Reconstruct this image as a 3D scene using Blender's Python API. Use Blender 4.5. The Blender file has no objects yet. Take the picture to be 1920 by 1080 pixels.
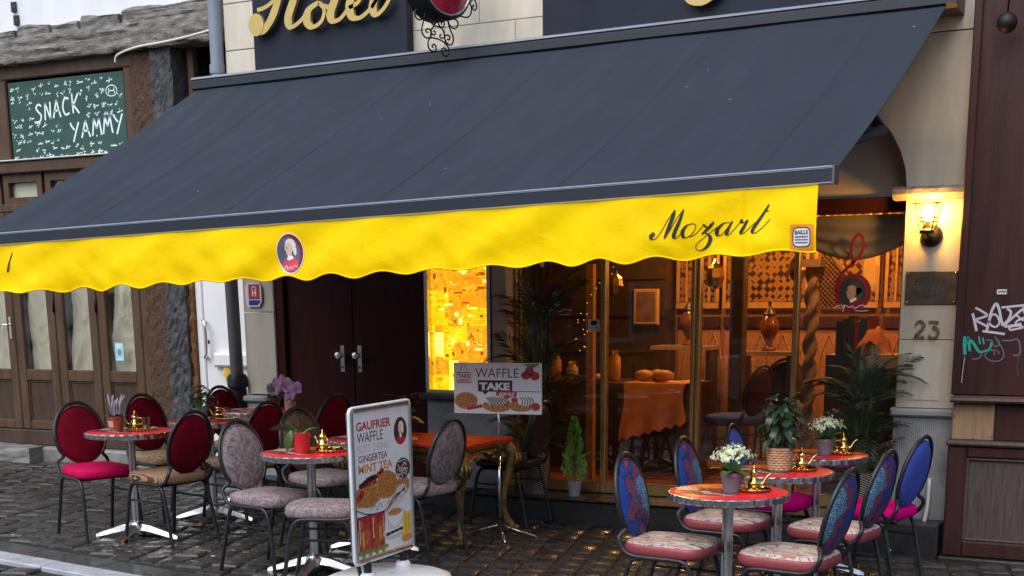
import bpy, bmesh, math, random
from mathutils import Vector, Matrix, Euler, noise
R = math.radians
random.seed(7)
scene = bpy.context.scene
COL = scene.collection

# ---------------------------------------------------------------- camera
cam_data = bpy.data.cameras.new('camera')
cam = bpy.data.objects.new('camera', cam_data)
COL.objects.link(cam)
scene.camera = cam
YAW, PITCH, ROLL = R(27.75), R(12.7), R(-.555)
_fw = Vector((-math.sin(YAW)*math.cos(PITCH), math.cos(YAW)*math.cos(PITCH), -math.sin(PITCH)))
_r0 = Vector((math.cos(YAW), math.sin(YAW), 0))
_u0 = _r0.cross(_fw)
_rt = _r0*math.cos(ROLL) + _u0*math.sin(ROLL)
_up = _u0*math.cos(ROLL) - _r0*math.sin(ROLL)
cam.matrix_world = Matrix(((_rt.x, _up.x, -_fw.x, 0), (_rt.y, _up.y, -_fw.y, 0), (_rt.z, _up.z, -_fw.z, 1.752), (0, 0, 0, 1)))
cam_data.sensor_width = 36
cam_data.lens = 2540/1920*36
cam_data.shift_y = (1124-540)/1920
cam_data.clip_end = 600

# ---------------------------------------------------------------- sky, sun, exposure
SUN_EL, SUN_AZ = R(50), R(186)          # azimuth clockwise from +Y
world = bpy.data.worlds.new('World')
scene.world = world
world.use_nodes = True
wn = world.node_tree
sky = wn.nodes.new('ShaderNodeTexSky')
sky.sky_type = 'NISHITA'
sky.sun_disc = False
sky.sun_elevation = SUN_EL
sky.sun_rotation = SUN_AZ
sky.dust_density = 1.0
bg = wn.nodes['Background']
bg.inputs['Strength'].default_value = 0.085
wn.links.new(sky.outputs[0], bg.inputs[0])
sun_data = bpy.data.lights.new('sun', 'SUN')
sun_data.energy = 1.5
sun_data.angle = R(70)
sun_data.color = (1.0, .96, .9)
sun = bpy.data.objects.new('sun', sun_data)
COL.objects.link(sun)
sd = Vector((math.sin(SUN_AZ)*math.cos(SUN_EL), math.cos(SUN_AZ)*math.cos(SUN_EL), math.sin(SUN_EL)))
sun.rotation_euler = sd.to_track_quat('Z', 'Y').to_euler()
sun.location = sd*40
scene.view_settings.view_transform = 'Standard'
scene.view_settings.look = 'None'
scene.view_settings.exposure = 1.2
scene.view_settings.gamma = 1.0
scene.cycles.max_bounces = 8
scene.cycles.transparent_max_bounces = 12
scene.cycles.caustics_reflective = False
scene.cycles.caustics_refractive = False
scene.cycles.sample_clamp_indirect = 3.0
scene.cycles.use_denoising = True

# ---------------------------------------------------------------- helpers
SLOPE = .018
def gz(x): return -SLOPE*(x+.9)         # the street climbs gently to the left

def tag(o, label=None, cat=None, group=None, kind=None):
    if label: o['label'] = label
    if cat: o['category'] = cat
    if group: o['group'] = group
    if kind: o['kind'] = kind
    return o
def thing(name, label, cat, loc=(0, 0, 0), rz=0, group=None):
    o = bpy.data.objects.new(name, None)
    o.empty_display_size = .1
    COL.objects.link(o)
    o.location = loc
    o.rotation_euler = (0, 0, rz)
    return tag(o, label, cat, group)
def link(name, mesh, parent=None, loc=(0, 0, 0), rot=(0, 0, 0), scale=(1, 1, 1)):
    o = bpy.data.objects.new(name, mesh)
    COL.objects.link(o)
    o.parent = parent
    o.location = loc
    o.rotation_euler = rot
    o.scale = scale
    return o

class MB:
    """collects simple shapes into one mesh"""
    def __init__(s): s.v = []; s.f = []
    def add(s, vs, fs):
        b = len(s.v); s.v += [tuple(v) for v in vs]; s.f += [tuple(b+i for i in f) for f in fs]; return s
    def box(s, x0, x1, y0, y1, z0, z1):
        return s.add([(x0,y0,z0),(x1,y0,z0),(x1,y1,z0),(x0,y1,z0),(x0,y0,z1),(x1,y0,z1),(x1,y1,z1),(x0,y1,z1)],
                     [(3,2,1,0),(4,5,6,7),(0,1,5,4),(1,2,6,5),(2,3,7,6),(3,0,4,7)])
    def cham(s, x0, x1, y0, y1, z0, z1, c=.006):
        """box whose front (-y) face edges are chamfered"""
        return s.add([(x0,y1,z0),(x1,y1,z0),(x1,y1,z1),(x0,y1,z1),(x0,y0+c,z0),(x1,y0+c,z0),(x1,y0+c,z1),(x0,y0+c,z1),
                      (x0+c,y0,z0+c),(x1-c,y0,z0+c),(x1-c,y0,z1-c),(x0+c,y0,z1-c)],
                     [(0,3,2,1),(0,1,5,4),(1,2,6,5),(2,3,7,6),(3,0,4,7),(4,5,9,8),(5,6,10,9),(6,7,11,10),(7,4,8,11),(8,9,10,11)])
    def tube(s, pts, r, n=8, closed=False, caps=True):
        pts = [Vector(p) for p in pts]; m = len(pts); rings = []
        rr = r if isinstance(r, (list, tuple)) else [r]*m
        ref = None
        for i, p in enumerate(pts):
            if closed: t = pts[(i+1) % m]-pts[i-1]
            else: t = pts[min(i+1, m-1)]-pts[max(i-1, 0)]
            t = t.normalized() if t.length > 1e-9 else Vector((0, 0, 1))
            if ref is None:
                ref = Vector((0, 0, 1)) if abs(t.z) < .9 else Vector((1, 0, 0))
            a = (ref - t*ref.dot(t))
            a = a.normalized() if a.length > 1e-6 else t.orthogonal().normalized()
            ref = a
            b = t.cross(a)
            rings.append([p+(a*math.cos(2*math.pi*k/n)+b*math.sin(2*math.pi*k/n))*rr[i] for k in range(n)])
        vs = [v for g in rings for v in g]; fs = []
        for i in range(m if closed else m-1):
            j = (i+1) % m
            for k in range(n):
                l = (k+1) % n
                fs.append((i*n+k, i*n+l, j*n+l, j*n+k))
        if caps and not closed:
            fs.append(tuple(range(n-1, -1, -1))); fs.append(tuple((m-1)*n+k for k in range(n)))
        return s.add(vs, fs)
    def lathe(s, prof, n=20, c=(0, 0, 0), wav=0, wn=0, caps=True):
        vs = []; fs = []
        for (r, z) in prof:
            for k in range(n):
                a = 2*math.pi*k/n
                q = r*(1+(wav*math.cos(wn*a) if wn else 0))
                vs.append((c[0]+q*math.cos(a), c[1]+q*math.sin(a), c[2]+z))
        for i in range(len(prof)-1):
            for k in range(n):
                l = (k+1) % n
                fs.append((i*n+k, i*n+l, (i+1)*n+l, (i+1)*n+k))
        if caps:
            fs.append(tuple(range(n-1, -1, -1))); fs.append(tuple((len(prof)-1)*n+k for k in range(n)))
        return s.add(vs, fs)
    def prism(s, poly, a, b, axis='y'):
        """polygon given in two axes, pushed from a to b along the third"""
        n = len(poly)
        def P(p, t): return (p[0], t, p[1]) if axis == 'y' else ((t, p[0], p[1]) if axis == 'x' else (p[0], p[1], t))
        return s.add([P(p, a) for p in poly]+[P(p, b) for p in poly],
                     [tuple(range(n-1, -1, -1)), tuple(range(n, 2*n))]+[(i, (i+1) % n, n+(i+1) % n, n+i) for i in range(n)])
    def grid(s, fn, nu, nv):
        return s.add([fn(i/nu, j/nv) for j in range(nv+1) for i in range(nu+1)],
                     [(j*(nu+1)+i, j*(nu+1)+i+1, (j+1)*(nu+1)+i+1, (j+1)*(nu+1)+i) for j in range(nv) for i in range(nu)])
    def ball(s, c, r, n=10, m=6, sq=(1, 1, 1)):
        pr = []
        vs = []; fs = []
        for i in range(m+1):
            t = math.pi*i/m - math.pi/2
            for k in range(n):
                a = 2*math.pi*k/n
                vs.append((c[0]+r*sq[0]*math.cos(t)*math.cos(a), c[1]+r*sq[1]*math.cos(t)*math.sin(a), c[2]+r*sq[2]*math.sin(t)))
        for i in range(m):
            for k in range(n):
                l = (k+1) % n
                fs.append((i*n+k, i*n+l, (i+1)*n+l, (i+1)*n+k))
        return s.add(vs, fs)
    def mesh(s, name, mat=None, smooth=False, angle=None):
        me = bpy.data.meshes.new(name)
        me.from_pydata(s.v, [], s.f)
        me.validate()
        me.update()
        if smooth:
            me.shade_smooth()
            if angle: me.set_sharp_from_angle(angle=R(angle))
        if mat: me.materials.append(mat)
        return me
    def build(s, name, mat=None, parent=None, smooth=False, angle=None, loc=(0, 0, 0), rot=(0, 0, 0)):
        return link(name, s.mesh(name, mat, smooth, angle), parent, loc, rot)
def BX(name, mat, parent, *b, c=None):
    m = MB()
    m.cham(*b, c=c) if c else m.box(*b)
    return m.build(name, mat, parent)

def crom(pts, k=6, closed=False):
    """Catmull-Rom through the points"""
    P = [Vector(p) for p in pts]; n = len(P); out = []
    for i in range(n if closed else n-1):
        if closed: a, b, c, d = P[i-1], P[i], P[(i+1) % n], P[(i+2) % n]
        else: a, b, c, d = P[max(i-1, 0)], P[i], P[i+1], P[min(i+2, n-1)]
        for j in range(k):
            t = j/k
            out.append(.5*((2*b)+(c-a)*t+(2*a-5*b+4*c-d)*t*t+(3*b-a-3*c+d)*t**3))
    if not closed: out.append(P[-1])
    return out
def stroke(pts, thin, thick=None, k=7, sharp=False, power=1.6):
    """a pen stroke in 2-D (x right, y up): thick where the pen runs down, thin where it runs up"""
    P = [Vector((p[0], p[1])) for p in pts] if sharp else crom([(p[0], p[1]) for p in pts], k)
    vs = []; fs = []; n = len(P)
    for i, p in enumerate(P):
        t = P[min(i+1, n-1)]-P[max(i-1, 0)]
        t = t.normalized() if t.length > 1e-9 else Vector((1, 0))
        w = thin
        if thick: w = thin+(thick-thin)*max(0, -t.y)**power*min(1, 3*i/n+.25, 3*(n-1-i)/n+.25)
        q = Vector((-t.y, t.x))*w/2
        vs += [p+q, p-q]
        if i: fs.append((2*i-2, 2*i-1, 2*i+1, 2*i))
    return [tuple(v) for v in vs], fs
def disc(c, rx, ry=None, n=20, a0=0):
    ry = ry or rx
    return [(c[0]+rx*math.cos(a0+2*math.pi*k/n), c[1]+ry*math.sin(a0+2*math.pi*k/n)) for k in range(n)], [tuple(range(n))]
def poly(*pts): return list(pts), [tuple(range(len(pts)))]
def rect(x0, y0, x1, y1): return poly((x0, y0), (x1, y0), (x1, y1), (x0, y1))
def merge(*gs):
    v = []; f = []
    for a, b in gs:
        n = len(v); v = v+list(a); f = f+[tuple(n+i for i in q) for q in b]
    return v, f
def text(s, size, bold=0, shear=0, space=1, align='LEFT'):
    cu = bpy.data.curves.new('t', 'FONT')
    cu.body = s; cu.size = size; cu.shear = shear; cu.offset = bold; cu.space_character = space; cu.align_x = align
    cu.resolution_u = 3
    ob = bpy.data.objects.new('t', cu); COL.objects.link(ob)
    dg = bpy.context.evaluated_depsgraph_get()
    me = bpy.data.meshes.new_from_object(ob.evaluated_get(dg))
    v = [(q.co.x, q.co.y) for q in me.vertices]; f = [tuple(p.vertices) for p in me.polygons]
    bpy.data.objects.remove(ob); bpy.data.curves.remove(cu); bpy.data.meshes.remove(me)
    return v, f
def fit(g, x, y, w=None, h=None):
    """move flat lettering so that its lower left is at x, y, and stretch it to w by h"""
    v, f = g
    x0 = min(p[0] for p in v); x1 = max(p[0] for p in v); y0 = min(p[1] for p in v); y1 = max(p[1] for p in v)
    sx = w/(x1-x0) if w else (h/(y1-y0) if h else 1); sy = h/(y1-y0) if h else sx
    return [(x+(p[0]-x0)*sx, y+(p[1]-y0)*sy) for p in v], f
def decal(name, g, fn, mat, parent, thick=0, sub=0):
    """flat print: 2-D shape carried onto a surface by fn(x, y, lift)"""
    v, f = g
    if sub:
        bm = bmesh.new(); vs = [bm.verts.new((p[0], p[1], 0)) for p in v]
        for q in f:
            try: bm.faces.new([vs[i] for i in q])
            except ValueError: pass
        bmesh.ops.triangulate(bm, faces=bm.faces[:])
        for _ in range(sub):
            lg = [e for e in bm.edges if e.calc_length() > .022]
            if lg: bmesh.ops.subdivide_edges(bm, edges=lg, cuts=1); bmesh.ops.triangulate(bm, faces=bm.faces[:])
        bm.verts.index_update(); v = [(q.co.x, q.co.y) for q in bm.verts]; f = [tuple(w.index for w in q.verts) for q in bm.faces]; bm.free()
    m = MB()
    if not thick: m.add([fn(p[0], p[1], 0) for p in v], f)
    else:
        n = len(v)
        edge = {}
        for q in f:
            for i in range(len(q)):
                e = (q[i], q[(i+1) % len(q)])
                edge[e] = edge.get(e, 0)+1
        sides = [(a, b, n+b, n+a) for (a, b) in edge if (b, a) not in edge]
        m.add([fn(p[0], p[1], 0) for p in v]+[fn(p[0], p[1], thick) for p in v],
              [tuple(reversed(q)) for q in f]+[tuple(n+i for i in q) for q in f]+sides)
    return m.build(name, mat, parent)

# ---------------------------------------------------------------- materials
def nodes(name):
    m = bpy.data.materials.new(name); m.use_nodes = True
    t = m.node_tree
    return m, t, t.nodes['Principled BSDF']
def N(t, kind, **kw):
    n = t.nodes.new(kind)
    for k, v in kw.items():
        if k.startswith('i_'):
            key = k[2:].replace('_', ' ')
            n.inputs[int(key) if key.isdigit() else key].default_value = v
        else: setattr(n, k, v)
    return n
def c4(c): return (c[0], c[1], c[2], 1)
def M(name, col, rough=.6, metal=0, var=.18, scale=6, bump=0, bscale=80, rnd=0, col2=None, spec=.5, coat=0, stretch=None, detail=5, rvar=.12, island=False, sheen=0):
    m, t, b = nodes(name)
    L = t.links.new
    tc = N(t, 'ShaderNodeTexCoord')
    src = tc.outputs['Object']
    if stretch:
        mp = N(t, 'ShaderNodeMapping'); mp.inputs['Scale'].default_value = stretch
        L(src, mp.inputs[0]); src = mp.outputs[0]
    nz = N(t, 'ShaderNodeTexNoise', i_Scale=scale, i_Detail=detail, i_Roughness=.62)
    L(src, nz.inputs['Vector'])
    rp = N(t, 'ShaderNodeValToRGB')
    lo = col2 or tuple(c*(1-var) for c in col); hi = col if col2 else tuple(min(1, c*(1+var)) for c in col)
    rp.color_ramp.elements[0].position = .3; rp.color_ramp.elements[1].position = .7
    rp.color_ramp.elements[0].color = c4(lo); rp.color_ramp.elements[1].color = c4(hi)
    L(nz.outputs['Fac'], rp.inputs[0])
    out = rp.outputs[0]
    if rnd:
        oi = N(t, 'ShaderNodeNewGeometry') if island else N(t, 'ShaderNodeObjectInfo')
        mr = N(t, 'ShaderNodeMapRange'); mr.inputs[3].default_value = 1-rnd; mr.inputs[4].default_value = 1+rnd
        L(oi.outputs['Random Per Island' if island else 'Random'], mr.inputs[0])
        mx = N(t, 'ShaderNodeVectorMath', operation='SCALE')
        L(out, mx.inputs[0]); L(mr.outputs[0], mx.inputs['Scale']); out = mx.outputs[0]
    L(out, b.inputs['Base Color'])
    b.inputs['Metallic'].default_value = metal
    b.inputs['Specular IOR Level'].default_value = spec
    b.inputs['Coat Weight'].default_value = coat
    if sheen: b.inputs['Sheen Weight'].default_value = sheen
    if rvar:
        n2 = N(t, 'ShaderNodeTexNoise', i_Scale=scale*2.3, i_Detail=3); L(src, n2.inputs['Vector'])
        mr2 = N(t, 'ShaderNodeMapRange'); mr2.inputs[1].default_value = .3; mr2.inputs[2].default_value = .7
        mr2.inputs[3].default_value = max(.02, rough-rvar); mr2.inputs[4].default_value = min(1, rough+rvar)
        L(n2.outputs['Fac'], mr2.inputs[0]); L(mr2.outputs[0], b.inputs['Roughness'])
    else: b.inputs['Roughness'].default_value = rough
    if bump:
        n3 = N(t, 'ShaderNodeTexNoise', i_Scale=bscale, i_Detail=6, i_Roughness=.65); L(src, n3.inputs['Vector'])
        bp = N(t, 'ShaderNodeBump', i_Strength=bump, i_Distance=.02); L(n3.outputs['Fac'], bp.inputs['Height'])
        L(bp.outputs[0], b.inputs['Normal'])
    return m
def flat(name, col, rough=.6, **k): return M(name, col, rough, var=.06, rvar=.05, **k)
def glow(name, col, strength):
    m, t, b = nodes(name)
    b.inputs['Base Color'].default_value = c4(col)
    b.inputs['Emission Color'].default_value = c4(col); b.inputs['Emission Strength'].default_value = strength
    return m
def pane_glass(name, tint=(.9, .9, .88), ior=1.5, rough=0.0, dirt=.04):
    m, t, b = nodes(name)
    t.nodes.remove(b)
    L = t.links.new
    out = t.nodes['Material Output']
    tr = N(t, 'ShaderNodeBsdfTransparent'); tr.inputs[0].default_value = c4(tint)
    gl = N(t, 'ShaderNodeBsdfGlossy', i_Roughness=rough)
    ge = N(t, 'ShaderNodeNewGeometry')
    dt = N(t, 'ShaderNodeVectorMath', operation='DOT_PRODUCT'); L(ge.outputs['Normal'], dt.inputs[0]); L(ge.outputs['Incoming'], dt.inputs[1])
    ab = N(t, 'ShaderNodeMath', operation='ABSOLUTE'); L(dt.outputs['Value'], ab.inputs[0])
    om = N(t, 'ShaderNodeMath', operation='SUBTRACT', i_0=1.0); L(ab.outputs[0], om.inputs[1])
    pw = N(t, 'ShaderNodeMath', operation='POWER', i_1=5.0); L(om.outputs[0], pw.inputs[0])
    r0 = ((ior-1)/(ior+1))**2
    fr = N(t, 'ShaderNodeMath', operation='MULTIPLY_ADD', i_1=1-r0, i_2=r0); L(pw.outputs[0], fr.inputs[0])
    mx = N(t, 'ShaderNodeMixShader'); L(fr.outputs[0], mx.inputs[0]); L(tr.outputs[0], mx.inputs[1]); L(gl.outputs[0], mx.inputs[2])
    df = N(t, 'ShaderNodeBsdfDiffuse'); df.inputs[0].default_value = (.6, .58, .54, 1)
    nz = N(t, 'ShaderNodeTexNoise', i_Scale=3, i_Detail=6); tc = N(t, 'ShaderNodeTexCoord'); L(tc.outputs['Object'], nz.inputs['Vector'])
    mr = N(t, 'ShaderNodeMapRange'); mr.inputs[1].default_value = .4; mr.inputs[2].default_value = .8; mr.inputs[4].default_value = dirt
    L(nz.outputs['Fac'], mr.inputs[0])
    m2 = N(t, 'ShaderNodeMixShader'); L(mr.outputs[0], m2.inputs[0]); L(mx.outputs[0], m2.inputs[1]); L(df.outputs[0], m2.inputs[2])
    L(m2.outputs[0], out.inputs[0])
    return m
def wood(name, a, b2, rough=.5, along='z', scale=5):
    st = {'z': (8, 8, .6), 'x': (.6, 8, 8), 'y': (8, .6, 8)}[along]
    return M(name, a, rough, col2=b2, scale=scale, stretch=st, bump=.12, bscale=14, detail=8)
mt = {}
mt['mortar'] = M('joint_dirt', (.018, .016, .014), .75, bump=.3)
mt['sett'] = M('wet_sett', (.04, .038, .035), .27, var=.35, scale=9, bump=.12, bscale=34, rnd=.55, island=True, rvar=.2)
mt['gutter'] = M('wet_gutter', (.06, .06, .062), .2, var=.25, scale=3, bump=.1, bscale=14, rvar=.14)
mt['kerb'] = M('kerb_stone', (.42, .44, .48), .38, var=.18, scale=7, bump=.3, bscale=30, rvar=.2)
mt['stone_step'] = M('stone_step', (.26, .255, .24), .5, col2=(.11, .105, .1), scale=5, bump=.4, bscale=25)
mt['dark_step'] = M('dark_step', (.022, .022, .024), .35, var=.25, bump=.15, bscale=30)
mt['beige'] = M('beige_stone', (.6, .52, .4), .75, col2=(.44, .375, .285), scale=2.2, bump=.12, bscale=50, rnd=.05, stretch=(3, 3, .7), detail=9)
mt['beige_in'] = M('tympanum_plaster', (.5, .42, .32), .8, var=.08, scale=2, bump=.08, bscale=40)
mt['cream'] = M('cream_stone', (.68, .62, .52), .75, col2=(.52, .46, .37), scale=2.2, bump=.1, bscale=50, rnd=.05, stretch=(3, 3, .7), detail=9)
mt['cap'] = M('weathered_capital', (.3, .26, .21), .7, col2=(.09, .085, .08), scale=12, bump=.3, bscale=40)
mt['plinth'] = M('grey_plinth', (.4, .4, .41), .6, col2=(.2, .2, .2), scale=4, bump=.1, bscale=50)
mt['plaster'] = M('white_plaster', (.7, .71, .74), .8, var=.1, scale=1.5, stretch=(2, 2, .5), bump=.1, bscale=30)
mt['beam'] = M('weathered_beam', (.34, .32, .295), .9, col2=(.06, .052, .045), scale=7, bump=1.0, bscale=22, detail=12, stretch=(1, 1, 3), spec=.2)
mt['brown'] = M('brown_paint', (.082, .046, .027), .5, var=.3, scale=5, bump=.1, bscale=50, stretch=(3, 3, .6), spec=.25, detail=8)
mt['brown2'] = M('brown_paint_panel', (.075, .046, .03), .55, col2=(.04, .025, .017), scale=4, bump=.12, bscale=50, stretch=(4, 4, .6), spec=.25, detail=8)
mt['pebble'] = M('brown_roughcast', (.095, .056, .037), .8, spec=.2, var=.45, scale=40, bump=1.0, bscale=55)
mt['bluestone'] = M('dark_bluestone', (.085, .085, .09), .7, col2=(.025, .025, .028), scale=14, bump=.9, bscale=30)
mt['rust'] = M('rust_edge', (.3, .13, .045), .9, col2=(.09, .05, .03), scale=25, bump=.6)
mt['white_door'] = M('white_door_paint', (.8, .81, .83), .4, var=.04, scale=3)
mt['chrome'] = M('chrome', (.75, .75, .76), .18, metal=1, var=.02, rvar=.03)
mt['alu'] = M('aluminium', (.62, .62, .63), .3, metal=1, var=.03, scale=14, rvar=.04)
mt['ribbed_alu'] = M('table_edge', (.6, .59, .58), .27, metal=1, var=.08, scale=40, rvar=.05)
mt['steel_dark'] = M('dark_chair_steel', (.028, .029, .032), .36, metal=.4, var=.3, scale=30, rvar=.1)
mt['pipe'] = M('grey_blue_pipe', (.2, .225, .27), .45, var=.14, scale=5)
mt['pipe_low'] = M('dark_grey_pipe', (.085, .083, .085), .45, var=.2, scale=6)
mt['iron'] = M('wrought_iron', (.018, .016, .015), .5, metal=.5, var=.3, scale=30)
mt['canopy'] = M('slate_awning_cloth', (.0245, .0315, .0455), .85, var=.1, scale=2.2, stretch=(1.6, .35, .35), bump=.06, bscale=320, spec=.25, detail=8)
mt['canopy_seam'] = M('awning_seam', (.0255, .0315, .0455), .85, var=.1, spec=.3)
mt['cassette'] = M('anthracite_metal', (.02, .021, .026), .4, var=.04, rvar=.03, spec=.4)
mt['bar'] = M('anthracite_bar', (.024, .027, .038), .38, var=.03, rvar=.03, spec=.4)
mt['bar_glint'] = M('bar_sky_glint', (.5, .5, .52), .35, metal=.8, var=.03, rvar=.03)  # sky reflection on the bar's edges, put into a bright colour
mt['ink'] = flat('black_ink', (.012, .011, .01), .6)
mt['navy'] = M('navy_panel', (.016, .019, .032), .5, var=.1, scale=2, spec=.2)
mt['gold_letter'] = M('gold_letter', (.52, .37, .12), .42, metal=.35, var=.1)
mt['maroon_door'] = M('maroon_door', (.045, .009, .006), .6, var=.25, scale=3, bump=.05, bscale=60, stretch=(5, 5, .5), spec=.12)
mt['maroon_wood'] = M('maroon_wood', (.066, .022, .018), .5, col2=(.026, .011, .01), scale=2.5, bump=.2, bscale=20, stretch=(4, 4, .45), spec=.25, detail=9)
mt['maroon_worn'] = M('maroon_wood_worn', (.05, .024, .02), .55, col2=(.105, .085, .075), scale=6, bump=.2, bscale=24, stretch=(9, 9, .7), detail=9)
mt['plywood'] = wood('bare_plywood', (.42, .27, .15), (.24, .14, .075), .7)
mt['gold_frame'] = M('gold_anodised', (.42, .27, .10), .38, metal=.75, var=.12, scale=5)
mt['brass'] = M('polished_brass', (.78, .52, .16), .17, metal=1, var=.12, scale=30, rvar=.08)
mt['antique_gold'] = M('antique_gold', (.4, .25, .085), .42, metal=.6, col2=(.07, .04, .014), scale=22, bump=.5, bscale=45)
mt['bronze'] = M('bronze_plaque', (.115, .085, .065), .4, metal=.5, var=.2, scale=9)
mt['bronze_dark'] = flat('engraved_letters', (.025, .02, .017), .6)
mt['red_top'] = M('red_table_top', (.74, .02, .035), .32, var=.06, scale=4, rvar=.05, spec=.3)
mt['red_velvet'] = M('red_velvet', (.16, .004, .016), .85, spec=.08, var=.2, scale=9, bump=.15, bscale=200)
mt['pink_seat'] = M('raspberry_velvet', (.5, .006, .075), .85, spec=.08, var=.15, scale=9, bump=.15, bscale=200)
mt['magenta_seat'] = M('magenta_velvet', (.62, .0, .17), .85, spec=.08, var=.12, scale=9, bump=.15, bscale=200)
mt['blue_plain'] = M('plain_blue_fabric', (.07, .1, .42), .8, spec=.1, var=.12, scale=8, bump=.1, bscale=200)
mt['dusty_red'] = M('dusty_red_leatherette', (.26, .045, .055), .45, var=.15, scale=9, bump=.05)
mt['white_print'] = flat('white_print', (.8, .8, .82), .45)
mt['white_plastic'] = M('white_plastic', (.72, .74, .77), .35, var=.06, scale=5)
mt['grey_print'] = flat('pale_grey_print', (.55, .53, .55), .5)
mt['black_print'] = flat('black_print', (.02, .018, .018), .5)
mt['red_print'] = flat('red_print', (.45, .02, .035), .5)
mt['maroon_print'] = flat('maroon_print', (.2, .012, .03), .5)
mt['orange_print'] = flat('orange_print', (.65, .28, .06), .5)
mt['tan_print'] = M('waffle_print', (.66, .32, .09), .5, col2=(.36, .13, .03), scale=45, detail=8)
mt['brown_print'] = M('dark_waffle_print', (.3, .1, .025), .5, var=.35, scale=80)
mt['choc_print'] = M('chocolate_print', (.055, .022, .018), .5, var=.4, scale=90)
mt['berry_print'] = M('berry_print', (.42, .03, .035), .5, var=.5, scale=70)
mt['tea_print'] = M('tea_print', (.2, .015, .01), .5, col2=(.62, .17, .04), scale=26, detail=8)
mt['green_print'] = M('green_print', (.09, .26, .05), .5, var=.4, scale=60)
mt['skin_print'] = flat('portrait_skin', (.75, .55, .45), .5)
mt['wig_print'] = flat('portrait_wig', (.8, .76, .7), .5)
mt['pink_print'] = flat('portrait_coat', (.62, .05, .1), .5)
mt['slate_print'] = flat('portrait_ground', (.1, .12, .16), .5)
mt['yellow_print'] = flat('yellow_print', (.85, .55, .05), .5)
mt['blue_print'] = flat('blue_print', (.02, .02, .28), .4)
mt['cyan_print'] = flat('cyan_print', (.3, .62, .68), .5)
mt['sticker_orange'] = flat('orange_sticker', (.85, .28, .03), .5)
mt['chalk_green'] = M('chalkboard_green', (.016, .062, .045), .5, var=.25, scale=5)
mt['chalk'] = flat('white_chalk', (.72, .84, .84), .9)
mt['graf_white'] = flat('graffiti_silver', (.55, .52, .58), .6)
mt['graf_teal'] = flat('graffiti_teal', (.02, .36, .3), .6)
mt['graf_grey'] = flat('graffiti_faded', (.1, .13, .17), .7)
mt['cable'] = flat('white_cable', (.62, .58, .52), .6)
mt['rubber'] = flat('black_rubber', (.015, .015, .015), .6)
mt['terracotta'] = M('terracotta', (.3, .06, .03), .7, var=.2, scale=12)
mt['pot_grey'] = M('mauve_grey_pot', (.22, .19, .22), .5, var=.08, scale=9)
mt['pot_dark'] = M('grey_pot', (.28, .28, .29), .5, var=.1, scale=9)
mt['pot_red'] = M('red_pot', (.52, .02, .025), .4, var=.08)
mt['pot_pink'] = M('blush_pot', (.5, .3, .24), .5, var=.1)
mt['soil'] = M('potting_soil', (.03, .02, .013), .95, var=.4, scale=30, bump=.5)
mt['leaf_dark'] = M('dark_leaf', (.02, .055, .024), .32, var=.4, scale=15, rnd=.35)
mt['leaf_mid'] = M('green_leaf', (.045, .12, .03), .42, var=.35, scale=15, rnd=.3)
mt['leaf_palm'] = M('palm_leaf', (.018, .042, .016), .5, var=.4, scale=10, rnd=.3)
mt['leaf_conifer'] = M('conifer_leaf', (.2, .4, .06), .6, var=.4, scale=20)
mt['stem'] = M('plant_stem', (.09, .08, .035), .6)
mt['petal_white'] = M('white_petal', (.74, .78, .52), .7, spec=.1, var=.1, scale=40)
mt['petal_lav'] = M('lavender_spike', (.36, .36, .42), .8, var=.25, scale=40)
mt['petal_pink'] = M('orchid_petal', (.62, .36, .6), .7, var=.3, scale=30)
mt['petal_rose'] = M('rose_petal', (.4, .1, .07), .6, var=.3, scale=30)
mt['petal_red'] = M('poinsettia_bract', (.16, .008, .015), .6, var=.3, scale=20)
mt['berry_red'] = flat('red_berries', (.4, .01, .02), .4)
mt['paper'] = M('brown_paper', (.82, .74, .58), .85, var=.1, scale=2.5)
mt['label_print'] = flat('cream_label', (.5, .4, .26), .7)
mt['hose'] = flat('white_hose', (.6, .6, .58), .5)
mt['glass'] = pane_glass('window_glass', (.86, .84, .8), 1.42, dirt=.02)
mt['shop_glass'] = pane_glass('dusty_glass', (.85, .86, .85), 1.5, dirt=.12)
mt['tumbler'] = pane_glass('tumbler_glass', (.93, .94, .92), 1.5)
# patterned cloths -------------------------------------------------------
def ramp(t, stops, interp='LINEAR'):
    rp = N(t, 'ShaderNodeValToRGB'); cr = rp.color_ramp; cr.interpolation = interp
    while len(cr.elements) < len(stops): cr.elements.new(.5)
    for e, (p, c) in zip(cr.elements, stops): e.position = p; e.color = c4(c)
    return rp
def cloth(name, build, rough=.8):
    m, t, b = nodes(name); b.inputs['Roughness'].default_value = rough; b.inputs['Specular IOR Level'].default_value = .1
    tc = N(t, 'ShaderNodeTexCoord')
    t.links.new(build(t, tc.outputs['Object']), b.inputs['Base Color'])
    nz = N(t, 'ShaderNodeTexNoise', i_Scale=220, i_Detail=2); t.links.new(tc.outputs['Object'], nz.inputs['Vector'])
    bp = N(t, 'ShaderNodeBump', i_Strength=.12, i_Distance=.01); t.links.new(nz.outputs['Fac'], bp.inputs['Height']); t.links.new(bp.outputs[0], b.inputs['Normal'])
    return m
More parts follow.
